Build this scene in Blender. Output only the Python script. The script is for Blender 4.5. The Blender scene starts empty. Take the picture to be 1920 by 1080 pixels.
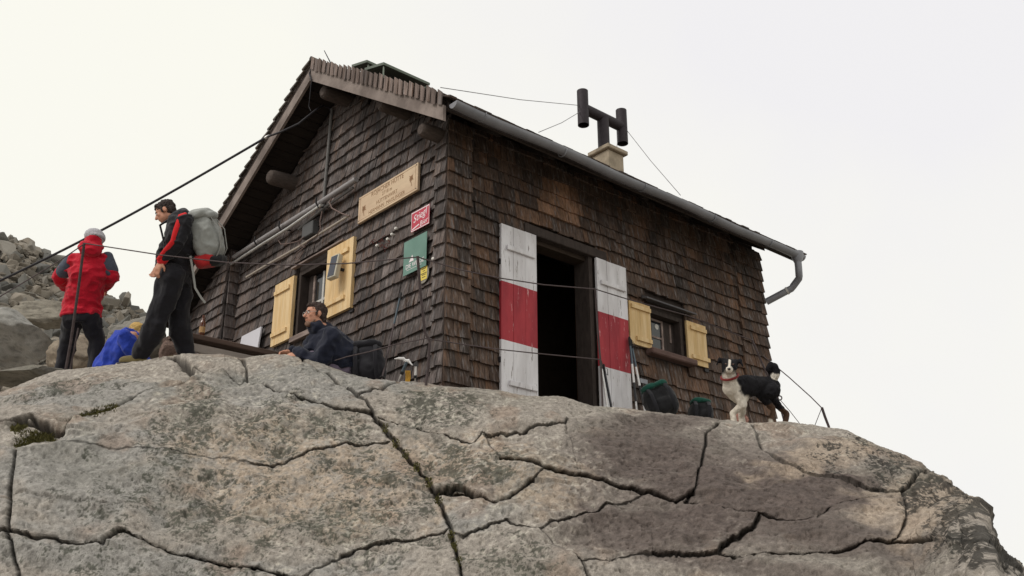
import bpy, bmesh, math, random
import numpy as np
from mathutils import Vector, Matrix

# ------------------------------------------------------------------ camera, sky, sun, exposure
scene = bpy.context.scene
COL = scene.collection
PW, PH = 1920.0, 1080.0
VX, VY = np.array([3290.0, 1270.0]), np.array([-830.0, 1285.0])   # vanishing points of the two hut walls
_c = np.array([PW / 2, PH / 2])
F = math.sqrt(-float((VX - _c) @ (VY - _c)))
_ex = np.array([VX[0] - _c[0], -(VX[1] - _c[1]), -F]); _ex /= np.linalg.norm(_ex)
_ey = np.array([VY[0] - _c[0], -(VY[1] - _c[1]), -F]); _ey /= np.linalg.norm(_ey)
ROT = np.stack([_ex, _ey, np.cross(_ex, _ey)])
CAM = np.array([-5.897, -7.717, -2.728])
cd = bpy.data.cameras.new('camera'); cam = bpy.data.objects.new('camera', cd); COL.objects.link(cam)
cd.sensor_fit = 'HORIZONTAL'; cd.sensor_width = 36.0; cd.lens = 36.0 * F / PW
cd.clip_start = 0.05; cd.clip_end = 9000
m4 = Matrix([list(ROT[i]) + [CAM[i]] for i in range(3)] + [[0, 0, 0, 1]])
cam.matrix_world = m4
scene.camera = cam

SUN_DIR = Vector((-0.80, 0.10, 0.80)).normalized()      # towards the sun (veiled by cloud)
w = bpy.data.worlds.new('World'); scene.world = w; w.use_nodes = True
nt = w.node_tree; nt.nodes.clear()
out = nt.nodes.new('ShaderNodeOutputWorld'); bg = nt.nodes.new('ShaderNodeBackground')
sky = nt.nodes.new('ShaderNodeTexSky'); sky.sky_type = 'NISHITA'; sky.sun_disc = False
sky.sun_elevation = math.asin(SUN_DIR.z); sky.sun_rotation = math.atan2(SUN_DIR.x, SUN_DIR.y)
sky.dust_density = 4.0
tc = nt.nodes.new('ShaderNodeTexCoord')
nz = nt.nodes.new('ShaderNodeTexNoise'); nz.inputs['Scale'].default_value = 1.5
nz.inputs['Detail'].default_value = 5.0; nz.inputs['Roughness'].default_value = 0.5
rp = nt.nodes.new('ShaderNodeValToRGB')
rp.color_ramp.elements[0].position = 0.34; rp.color_ramp.elements[0].color = (9.35, 9.2, 9.3, 1)
rp.color_ramp.elements[1].position = 0.62; rp.color_ramp.elements[1].color = (10.2, 10.05, 9.15, 1)
mx = nt.nodes.new('ShaderNodeMix'); mx.data_type = 'RGBA'; mx.inputs[0].default_value = 0.93
L = nt.links.new
L(tc.outputs['Generated'], nz.inputs['Vector']); L(nz.outputs['Fac'], rp.inputs['Fac'])
L(sky.outputs[0], mx.inputs[6]); L(rp.outputs[0], mx.inputs[7]); L(mx.outputs[2], bg.inputs['Color'])
bg.inputs['Strength'].default_value = 0.1
L(bg.outputs[0], out.inputs['Surface'])

sd = bpy.data.lights.new('sun', 'SUN'); sun = bpy.data.objects.new('sun', sd); COL.objects.link(sun)
sd.energy = 1.4; sd.angle = math.radians(16); sd.color = (1.0, 0.96, 0.9)
sun.rotation_euler = SUN_DIR.to_track_quat('Z', 'Y').to_euler()
vs = scene.view_settings
vs.view_transform = 'Standard'; vs.look = 'None'; vs.exposure = 0.0; vs.gamma = 1.0; vs.use_curve_mapping = False

# ------------------------------------------------------------------ helpers
RNG = np.random.default_rng(11); random.seed(5)
def ray(px, py): return ROT @ np.array([px - PW / 2, PH / 2 - py, -F])
FWD = ROT @ np.array([0, 0, -1.0])
def D(px, py, d):                      # point of the place seen at a pixel of the photograph, d metres deep
    v = ray(px, py); return CAM + v * (d / float(v @ FWD))
def on(px, py, **k):                   # ... lying in the plane x / y / z = const
    v = ray(px, py); (ax, val), = k.items(); i = 'xyz'.index(ax)
    return CAM + v * ((val - CAM[i]) / v[i])
RH = np.array([ROT[0, 0], ROT[1, 0], 0]); RH /= np.linalg.norm(RH)       # to the right in the picture, level
TH = np.array([-FWD[0], -FWD[1], 0]); TH /= np.linalg.norm(TH)           # towards the viewer, level
UP = np.array([0, 0, 1.0])

_TAB = np.random.default_rng(77).random(1 << 16).astype(np.float32)
def vnoise(P, seed=0):
    """smooth value noise on a hashed lattice"""
    P = np.asarray(P, dtype=np.float32); I = np.floor(P); f = P - I; I = I.astype(np.int32).astype(np.uint32)
    f = f * f * (3 - 2 * f)
    hx = [(I[..., 0] + np.uint32(d)) * np.uint32(374761393) for d in (0, 1)]
    hy = [(I[..., 1] + np.uint32(d)) * np.uint32(668265263) for d in (0, 1)]
    hz = [(I[..., 2] + np.uint32(d)) * np.uint32(2246822519) + np.uint32((seed * 3266489917) & 0xFFFFFFFF) for d in (0, 1)]
    def h(a, b, c):
        n = a ^ b ^ c; n = (n ^ (n >> np.uint32(15))) * np.uint32(2654435761); return _TAB[n >> np.uint32(16)]
    r = []
    for z in (0, 1):
        q = []
        for y in (0, 1):
            u = h(hx[0], hy[y], hz[z]); q.append(u + (h(hx[1], hy[y], hz[z]) - u) * f[..., 0])
        r.append(q[0] + (q[1] - q[0]) * f[..., 1])
    return r[0] + (r[1] - r[0]) * f[..., 2]
def fbm(P, scale=1.0, octv=4, seed=0, gain=0.5):
    P = np.asarray(P, dtype=np.float32) * np.float32(scale); a = 1.0; s = 0.0; t = 0.0
    for o in range(octv):
        s = s + a * vnoise(P + np.float32(o * 17.3), seed + o); t += a; a *= gain; P = P * np.float32(2.03)
    return s / t
def sstep(a, b, x):
    t = np.clip((x - a) / (b - a), 0, 1); return t * t * (3 - 2 * t)

MATS = {}
def material(name, color, rough=0.8, spec=0.3, noise=0.0, nscale=20, stretch=(1, 1, 1), bump=0.0, bscale=None, attr=None,
             metallic=0.0, color2=None, wear=None, wthr=0.62, wscale=14, wstretch=(1, 1, 1), objtex=False, coat=0.0, sheen=0.0):
    """procedural material: colour (or vertex colour 'col'), grain noise, wear patches and fine bump"""
    if name in MATS: return MATS[name]
    m = bpy.data.materials.new(name); m.use_nodes = True; t = m.node_tree; N = t.nodes; K = t.links.new
    b = N['Principled BSDF']; b.inputs['Roughness'].default_value = rough; b.inputs['Metallic'].default_value = metallic
    b.inputs['Specular IOR Level'].default_value = spec
    if coat: b.inputs['Coat Weight'].default_value = coat
    if sheen: b.inputs['Sheen Weight'].default_value = sheen
    if objtex:
        src = N.new('ShaderNodeTexCoord').outputs['Object']
    else:
        src = N.new('ShaderNodeNewGeometry').outputs['Position']
    mp = N.new('ShaderNodeMapping'); mp.inputs['Scale'].default_value = stretch; K(src, mp.inputs['Vector'])
    if attr:
        a = N.new('ShaderNodeAttribute'); a.attribute_name = attr; col = a.outputs['Color']
    else:
        rgb = N.new('ShaderNodeRGB'); rgb.outputs[0].default_value = (*color, 1); col = rgb.outputs[0]
    if color2:
        n2 = N.new('ShaderNodeTexNoise'); n2.inputs['Scale'].default_value = nscale * 0.35; n2.inputs['Detail'].default_value = 4
        K(mp.outputs[0], n2.inputs['Vector'])
        r2 = N.new('ShaderNodeValToRGB'); r2.color_ramp.elements[0].position = 0.4; r2.color_ramp.elements[1].position = 0.62
        K(n2.outputs['Fac'], r2.inputs['Fac'])
        x2 = N.new('ShaderNodeMix'); x2.data_type = 'RGBA'; K(r2.outputs[0], x2.inputs[0]); K(col, x2.inputs[6])
        x2.inputs[7].default_value = (*color2, 1); col = x2.outputs[2]
    if noise:
        n1 = N.new('ShaderNodeTexNoise'); n1.inputs['Scale'].default_value = nscale; n1.inputs['Detail'].default_value = 6
        n1.inputs['Roughness'].default_value = 0.65; K(mp.outputs[0], n1.inputs['Vector'])
        mr = N.new('ShaderNodeMapRange'); mr.inputs[1].default_value = 0.25; mr.inputs[2].default_value = 0.75
        mr.inputs[3].default_value = 1 - noise; mr.inputs[4].default_value = 1 + noise; K(n1.outputs['Fac'], mr.inputs[0])
        x1 = N.new('ShaderNodeVectorMath'); x1.operation = 'SCALE'; K(col, x1.inputs[0]); K(mr.outputs[0], x1.inputs['Scale']); col = x1.outputs[0]
    if wear:
        mw = N.new('ShaderNodeMapping'); mw.inputs['Scale'].default_value = wstretch; K(src, mw.inputs['Vector'])
        n3 = N.new('ShaderNodeTexNoise'); n3.inputs['Scale'].default_value = wscale; n3.inputs['Detail'].default_value = 7
        n3.inputs['Roughness'].default_value = 0.7; K(mw.outputs[0], n3.inputs['Vector'])
        r3 = N.new('ShaderNodeMapRange'); r3.inputs[1].default_value = wthr; r3.inputs[2].default_value = wthr + 0.05; K(n3.outputs['Fac'], r3.inputs[0])
        x3 = N.new('ShaderNodeMix'); x3.data_type = 'RGBA'; K(r3.outputs[0], x3.inputs[0]); K(col, x3.inputs[6])
        x3.inputs[7].default_value = (*wear, 1); col = x3.outputs[2]
    K(col, b.inputs['Base Color'])
    if bump:
        n4 = N.new('ShaderNodeTexNoise'); n4.inputs['Scale'].default_value = bscale or nscale; n4.inputs['Detail'].default_value = 5
        K(mp.outputs[0], n4.inputs['Vector'])
        bp = N.new('ShaderNodeBump'); bp.inputs['Strength'].default_value = bump; bp.inputs['Distance'].default_value = 0.01
        K(n4.outputs['Fac'], bp.inputs['Height']); K(bp.outputs[0], b.inputs['Normal'])
    MATS[name] = m; return m

def mesh_np(name, V, Fq, smooth=True):
    """fast mesh from arrays; Fq is (n,3) or (n,4)"""
    V = np.asarray(V, dtype=np.float32); Fq = np.asarray(Fq, dtype=np.int32); k = Fq.shape[1]
    me = bpy.data.meshes.new(name); me.vertices.add(len(V)); me.vertices.foreach_set('co', V.ravel())
    me.loops.add(Fq.size); me.loops.foreach_set('vertex_index', Fq.ravel())
    me.polygons.add(len(Fq)); me.polygons.foreach_set('loop_start', np.arange(0, Fq.size, k, dtype=np.int32))
    me.update(calc_edges=True); me.validate()
    me.polygons.foreach_set('use_smooth', np.full(len(me.polygons), smooth)); return me
def set_col(me, colors):
    a = me.color_attributes.new('col', 'FLOAT_COLOR', 'POINT')
    c = np.ones((len(me.vertices), 4), dtype=np.float32); c[:, :3] = colors; a.data.foreach_set('color', c.ravel())

WL = {}
def finish(o, loc, parent=None):
    COL.objects.link(o); WL[o.name] = np.array(loc, float)
    if parent is not None:
        o.parent = parent; o.location = Vector(np.array(loc, float) - WL[parent.name])
    else: o.location = Vector(loc)
    return o
def tag(o, label=None, cat=None, group=None, kind=None):
    if label: o['label'] = label
    if cat: o['category'] = cat
    if group: o['group'] = group
    if kind: o['kind'] = kind
    return o
def thing(name, loc, label, cat, group=None):
    o = bpy.data.objects.new(name, None); o.empty_display_size = 0.1; finish(o, loc); return tag(o, label, cat, group)
def wrap(name, me, mat, parent=None, loc=None):
    """object from a mesh in world coordinates, its origin moved to the mesh's middle"""
    n = len(me.vertices); V = np.empty(n * 3, dtype=np.float32); me.vertices.foreach_get('co', V); V = V.reshape(-1, 3)
    c = np.array(loc, float) if loc is not None else ((V.min(0) + V.max(0)) / 2).astype(float)
    me.vertices.foreach_set('co', (V - c.astype(np.float32)).ravel()); me.update()
    for x in (mat if isinstance(mat, (list, tuple)) else [mat]):
        if x is not None and x.name not in [q.name for q in me.materials if q]: me.materials.append(x)
    return finish(bpy.data.objects.new(name, me), c, parent)

class MB:
    """collects shapes in world coordinates; build() links them as one mesh object"""
    def __init__(s): s.v = []; s.f = []; s.m = []; s.c = []
    def add(s, V, Fc, mi=0, col=None):
        n = len(s.v); s.v += [tuple(map(float, p)) for p in V]; s.f += [tuple(i + n for i in q) for q in Fc]; s.m += [mi] * len(Fc)
        s.c += [col or (1, 1, 1)] * len(V); return s
    def hexa(s, P, mi=0, col=None):      # 8 points: bottom 4 ccw, top 4 ccw
        return s.add(P, [(3, 2, 1, 0), (4, 5, 6, 7), (0, 1, 5, 4), (1, 2, 6, 5), (2, 3, 7, 6), (3, 0, 4, 7)], mi, col)
    def box(s, c, size, ax=None, mi=0, ch=0.0):
        """box with chamfered edges; ax = three axes"""
        c = np.array(c, float); A = np.array(ax if ax is not None else np.eye(3), float); h = np.array(size) / 2
        if ch <= 0:
            P = [c + A.T @ (np.array(q) * h) for q in ((-1, -1, -1), (1, -1, -1), (1, 1, -1), (-1, 1, -1), (-1, -1, 1), (1, -1, 1), (1, 1, 1), (-1, 1, 1))]
            return s.hexa(P, mi)
        bm = bmesh.new(); bmesh.ops.create_cube(bm, size=1.0)
        for vv in bm.verts: vv.co = Vector([vv.co[i] * 2 * h[i] for i in range(3)])
        bmesh.ops.bevel(bm, geom=bm.edges[:], offset=ch, segments=1, affect='EDGES')
        bm.verts.index_update(); V = [c + A.T @ np.array(vv.co) for vv in bm.verts]; Fc = [[q.index for q in f.verts] for f in bm.faces]; bm.free()
        return s.add(V, Fc, mi)
    def span(s, a, b, mi=0, ch=0.0):     # axis aligned box between two corners
        a = np.array(a, float); b = np.array(b, float); return s.box((a + b) / 2, np.abs(b - a), None, mi, ch)
    def tube(s, path, rad, n=10, mi=0, cap=True, ell=1.0, side=None):
        path = [np.array(p, float) for p in path]; k = len(path)
        rad = [rad] * k if np.isscalar(rad) else list(rad)
        V = []; prev = None
        for i, p in enumerate(path):
            t = path[min(i + 1, k - 1)] - path[max(i - 1, 0)]; t = t / (np.linalg.norm(t) + 1e-9)
            if prev is None:
                a = np.array(side, float) if side is not None else (np.array([0, 0, 1.]) if abs(t[2]) < 0.9 else np.array([1., 0, 0]))
            else: a = prev
            a = a - t * (a @ t); a /= np.linalg.norm(a) + 1e-9; prev = a; bq = np.cross(t, a)
            r = rad[i]; ra, rb = (r, r * ell) if np.isscalar(r) else r
            for j in range(n):
                th = 2 * math.pi * j / n; V.append(p + a * ra * math.cos(th) + bq * rb * math.sin(th))
        Fc = [(i * n + j, i * n + (j + 1) % n, (i + 1) * n + (j + 1) % n, (i + 1) * n + j) for i in range(k - 1) for j in range(n)]
        if cap: Fc += [tuple(range(n - 1, -1, -1)), tuple(range((k - 1) * n, k * n))]
        return s.add(V, Fc, mi)
    def capsule(s, p0, r0, p1, r1, n=14, ell=1.0, side=None):
        """tapered limb with round ends"""
        p0 = np.array(p0, float); p1 = np.array(p1, float); t = p1 - p0; l = np.linalg.norm(t); t = t / (l + 1e-9)
        path = []; rr = []
        for a in (80, 60, 40, 20): path.append(p0 - t * r0 * math.sin(math.radians(a))); rr.append(r0 * math.cos(math.radians(a)))
        for q in (0, 0.5, 1): path.append(p0 + t * l * q); rr.append(r0 + (r1 - r0) * q)
        for a in (20, 40, 60, 80): path.append(p1 + t * r1 * math.sin(math.radians(a))); rr.append(r1 * math.cos(math.radians(a)))
        return s.tube(path, rr, n, 0, True, ell, side)
    def sup(s, c, rad, ax=None, e=1.0, n=20, mi=0):
        """ellipsoid (e=1) to rounded box (e=0.4)"""
        c = np.array(c, float); A = np.array(ax if ax is not None else np.eye(3), float); V = []; m = n // 2
        pw = lambda x: math.copysign(abs(x) ** e, x)
        for i in range(1, m):
            ph = -math.pi / 2 + math.pi * i / m
            for j in range(n):
                th = 2 * math.pi * j / n
                V.append(c + A.T @ np.array([rad[0] * pw(math.cos(ph)) * pw(math.cos(th)), rad[1] * pw(math.cos(ph)) * pw(math.sin(th)), rad[2] * pw(math.sin(ph))]))
        b = len(V); V += [c - A[2] * rad[2], c + A[2] * rad[2]]
        Fc = [(i * n + j, i * n + (j + 1) % n, (i + 1) * n + (j + 1) % n, (i + 1) * n + j) for i in range(m - 2) for j in range(n)]
        Fc += [(b, (j + 1) % n, j) for j in range(n)] + [(b + 1, (m - 2) * n + j, (m - 2) * n + (j + 1) % n) for j in range(n)]
        return s.add(V, Fc, mi)
    def mesh(s, name, smooth=False, angle=None):
        me = bpy.data.meshes.new(name); me.from_pydata(s.v, [], s.f)
        me.polygons.foreach_set('material_index', s.m); me.polygons.foreach_set('use_smooth', [smooth] * len(s.f)); me.update()
        bm = bmesh.new(); bm.from_mesh(me); bmesh.ops.recalc_face_normals(bm, faces=bm.faces[:]); bm.to_mesh(me); bm.free()
        if smooth: me.set_sharp_from_angle(angle=math.radians(angle or 40))
        return me
    def build(s, name, mat, parent=None, smooth=False, loc=None, usecol=False):
        me = s.mesh(name, smooth)
        if usecol: set_col(me, np.array(s.c))
        return wrap(name, me, mat, parent, loc)

def blob(mb, voxel=0.012, smooth=6, fold=0.0, fscale=9, seed=3, stretch=(1, 1, 1)):
    """melt overlapping shapes into one continuous skin, with cloth folds"""
    me = mb.mesh('tmp'); o = bpy.data.objects.new('tmp', me); COL.objects.link(o)
    r = o.modifiers.new('r', 'REMESH'); r.mode = 'VOXEL'; r.voxel_size = voxel; r.use_smooth_shade = True
    if smooth: q = o.modifiers.new('s', 'SMOOTH'); q.factor = 0.5; q.iterations = smooth
    dg = bpy.context.evaluated_depsgraph_get(); dg.update()
    res = bpy.data.meshes.new_from_object(o.evaluated_get(dg)); bpy.data.objects.remove(o); bpy.data.meshes.remove(me)
    if fold:
        n = len(res.vertices); V = np.empty(n * 3, np.float32); Nn = np.empty(n * 3, np.float32)
        res.vertices.foreach_get('co', V); res.vertices.foreach_get('normal', Nn); V = V.reshape(-1, 3).astype(float); Nn = Nn.reshape(-1, 3)
        q = V * np.array(stretch); a = fbm(q, fscale, 3, seed); ridge = 1 - np.abs(2 * fbm(q + 5.1, fscale * 0.8, 2, seed + 9) - 1) * 2
        V = V + Nn * ((a - 0.5) * 1.4 + (ridge - 0.6) * 0.8)[:, None] * fold
        res.vertices.foreach_set('co', V.astype(np.float32).ravel()); res.update()
    res.polygons.foreach_set('use_smooth', [True] * len(res.polygons)); return res

def text_mesh(body, size, u, v, origin, extrude=0.0015, align='CENTER', squeeze=1.0, shear=0.0):
    cu = bpy.data.curves.new('t', 'FONT'); cu.body = body; cu.size = size; cu.align_x = align; cu.align_y = 'CENTER'; cu.extrude = extrude
    cu.shear = shear; cu.resolution_u = 3
    o = bpy.data.objects.new('t', cu); COL.objects.link(o); dg = bpy.context.evaluated_depsgraph_get(); dg.update()
    me = bpy.data.meshes.new_from_object(o.evaluated_get(dg)); bpy.data.objects.remove(o); bpy.data.curves.remove(cu)
    u = Vector(u); v = Vector(v); n = u.cross(v); og = Vector(origin)
    for q in me.vertices: q.co = og + u * q.co.x * squeeze + v * q.co.y + n * q.co.z
    me.materials.clear(); me.update(); return me
def srgb(r, g, b):
    f = lambda c: (c / 255 / 12.92) if c / 255 <= 0.04045 else ((c / 255 + 0.055) / 1.055) ** 2.4
    return (f(r), f(g), f(b))

def shingle_material():
    m = bpy.data.materials.new('weathered_shingle'); m.use_nodes = True; t = m.node_tree; N = t.nodes; K = t.links.new; b = N['Principled BSDF']
    b.inputs['Roughness'].default_value = .88; b.inputs['Specular IOR Level'].default_value = .22
    at = N.new('ShaderNodeAttribute'); at.attribute_name = 'col'; g = N.new('ShaderNodeNewGeometry')
    def noise(sc, st, det, rough=.6):
        mp = N.new('ShaderNodeMapping'); mp.inputs['Scale'].default_value = st; K(g.outputs['Position'], mp.inputs['Vector'])
        n = N.new('ShaderNodeTexNoise'); n.inputs['Scale'].default_value = sc; n.inputs['Detail'].default_value = det; n.inputs['Roughness'].default_value = rough; K(mp.outputs[0], n.inputs['Vector']); return n.outputs['Fac']
    def rng(x, a0, a1, b0, b1):
        r = N.new('ShaderNodeMapRange'); r.inputs[1].default_value = a0; r.inputs[2].default_value = a1; r.inputs[3].default_value = b0; r.inputs[4].default_value = b1; K(x, r.inputs[0]); return r.outputs[0]
    def mix(f, c0, c1, mode='MIX'):
        x = N.new('ShaderNodeMix'); x.data_type = 'RGBA'; x.blend_type = mode
        if isinstance(f, float): x.inputs[0].default_value = f
        else: K(f, x.inputs[0])
        K(c0, x.inputs[6])
        if isinstance(c1, tuple): x.inputs[7].default_value = (*c1, 1)
        else: K(c1, x.inputs[7])
        return x.outputs[2]
    s1 = noise(48, (1, 1, .045), 5, .7); s2 = noise(17, (1, 1, .09), 4); s3 = noise(1.1, (1, 1, 1), 3); s4 = noise(30, (1, 1, .05), 3)
    c = mix(rng(s2, .52, .68, 0, .55), at.outputs['Color'], srgb(104, 76, 55))         # warm raw streaks
    c = mix(rng(s4, .53, .68, 0, .75), c, srgb(132, 126, 124))                          # silvered streaks
    c = mix(rng(s3, .45, .7, 0, .5), c, srgb(40, 37, 37))                             # darker weathered areas
    x = N.new('ShaderNodeVectorMath'); x.operation = 'SCALE'; K(c, x.inputs[0]); K(rng(s1, .3, .7, .30, 1.40), x.inputs['Scale']); K(x.outputs[0], b.inputs['Base Color'])
    bp = N.new('ShaderNodeBump'); bp.inputs['Strength'].default_value = .6; bp.inputs['Distance'].default_value = .008; K(s1, bp.inputs['Height']); K(bp.outputs[0], b.inputs['Normal'])
    return m

# ------------------------------------------------------------------ the rock outcrop (polar height field round the viewer's standpoint)
SIL = [(-420, 830, 9.0), (-200, 775, 9.6), (-60, 748, 9.9), (0, 735, 10.0), (60, 712, 10.1), (105, 694, 10.3), (200, 682, 10.2), (260, 677, 10.0),
       (330, 669, 9.8), (420, 665, 9.6), (452, 671, 9.5), (480, 671, 9.45), (520, 668, 9.4), (560, 673, 9.3), (600, 682, 9.2), (650, 699, 9.1), (700, 712, 9.0), (760, 716, 8.9), (830, 722, 8.85),
       (935, 731, 8.8), (1060, 746, 8.8), (1110, 760, 8.9), (1200, 772, 9.1), (1340, 787, 9.4), (1400, 796, 9.55), (1470, 791, 9.6), (1530, 797, 9.6), (1590, 806, 9.5),
       (1640, 830, 9.3), (1700, 858, 9.0), (1745, 882, 8.8), (1800, 920, 8.4), (1832, 948, 8.1), (1842, 985, 7.8), (1862, 1030, 7.5), (1905, 1080, 7.1), (1990, 1160, 6.7), (2120, 1300, 6.2)]
_a = []
for px, py, r in SIL:
    v = ray(px, py); _a.append((-math.atan2(v[1], v[0]), v[2] / math.hypot(v[0], v[1]), r))
_a = np.array(_a); SA, SE, SR = _a[:, 0], _a[:, 1], _a[:, 2]
def prof(a):
    """for azimuths a: r_b, r_e, z_b, z_e, s_b, s_e, s_far"""
    te = np.interp(a, SA, SE)
    k = np.linspace(-0.05, 0.05, 9); re = np.mean([np.interp(a + q, SA, SR) for q in k], axis=0)
    rb = np.minimum(6.5, re * 0.72); tb = np.minimum(np.tan(np.radians(3.5)), te - 0.06)
    zb = CAM[2] + rb * tb; ze = CAM[2] + re * te
    right = sstep(-0.62, -0.44, a)      # falls away at the right-hand end
    return rb, re, zb, ze, 1.0 - 0.35 * right, te, 0.03 - 0.75 * right
def Zr(a, r):
    rb, re, zb, ze, sb, se, sf = prof(a)
    h = re - rb; t = np.clip((r - rb) / h, 0, 1)
    z = (2 * t**3 - 3 * t**2 + 1) * zb + (t**3 - 2 * t**2 + t) * h * sb + (-2 * t**3 + 3 * t**2) * ze + (t**3 - t**2) * h * se
    lo = zb - sb * (rb - r); lo = np.where(lo < -3.9, -4.35 + 0.45 * np.exp(np.minimum((lo + 3.9) / 0.45, 0)), lo)
    x = np.maximum(r - re, 0); kk = 0.35
    hi = ze + sf * x + (se - sf) * kk * (1 - np.exp(-x / kk))
    return np.where(r < rb, lo, np.where(r > re, hi, z))
def ground(x, y):
    dx, dy = x - CAM[0], y - CAM[1]
    return float(Zr(np.array([-math.atan2(dy, dx)]), np.array([math.hypot(dx, dy)]))[0])
def surf(px, py):
    """point of the slab face under a pixel -> azimuth, r"""
    v = ray(px, py); a = -math.atan2(v[1], v[0]); te = v[2] / math.hypot(v[0], v[1])
    rb, re, *_ = [float(q[0]) for q in prof(np.array([a]))]
    rr = np.linspace(rb - 2.0, re, 500); e = (Zr(np.full(500, a), rr) - CAM[2]) / rr
    i = int(np.argmax(e >= te)) if (e >= te).any() else 499
    return a, rr[i]
def surf3(px, py):
    a, r = surf(px, py); return np.array([CAM[0] + r * math.cos(-a), CAM[1] + r * math.sin(-a), float(Zr(np.array([a]), np.array([r]))[0])])

_l = ray(-15, 900); _r = ray(1935, 900)
a0, a1 = -math.atan2(_l[1], _l[0]) - 0.02, -math.atan2(_r[1], _r[0]) + 0.02
AZ = np.concatenate([np.linspace(a0 - 0.35, a0, 50)[:-1], np.linspace(a0, a1, 1200), np.linspace(a1, a1 + 0.3, 45)[1:]])
NA = len(AZ)
def row_r(a):
    rb, re, *_ = prof(a); rows = []
    for q in np.linspace(0, 1, 16)[:-1]: rows.append(2.2 + (rb - 0.35 - 2.2) * q)
    for q in np.linspace(0, 1, 470)[:-1]: rows.append(rb - 0.35 + (re - rb + 0.35) * q)
    for q in np.linspace(0, 1, 60)[:-1]: rows.append(re + 0.8 * q**1.3)
    for q in np.linspace(0, 1, 50): rows.append(re + 0.8 + 7.0 * q**1.4)
    return np.array(rows)
RR = row_r(AZ); NR = RR.shape[0]; AA = np.broadcast_to(AZ, RR.shape)
ZZ = Zr(AA.ravel(), RR.ravel()).reshape(RR.shape)
P = np.stack([CAM[0] + RR * np.cos(-AA), CAM[1] + RR * np.sin(-AA), ZZ], -1)
du = np.gradient(P, axis=1); dv = np.gradient(P, axis=0); NN = np.cross(du, dv); NN /= np.linalg.norm(NN, axis=-1, keepdims=True) + 1e-12
NN *= np.sign(NN[..., 2:3] + 1e-9)

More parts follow.
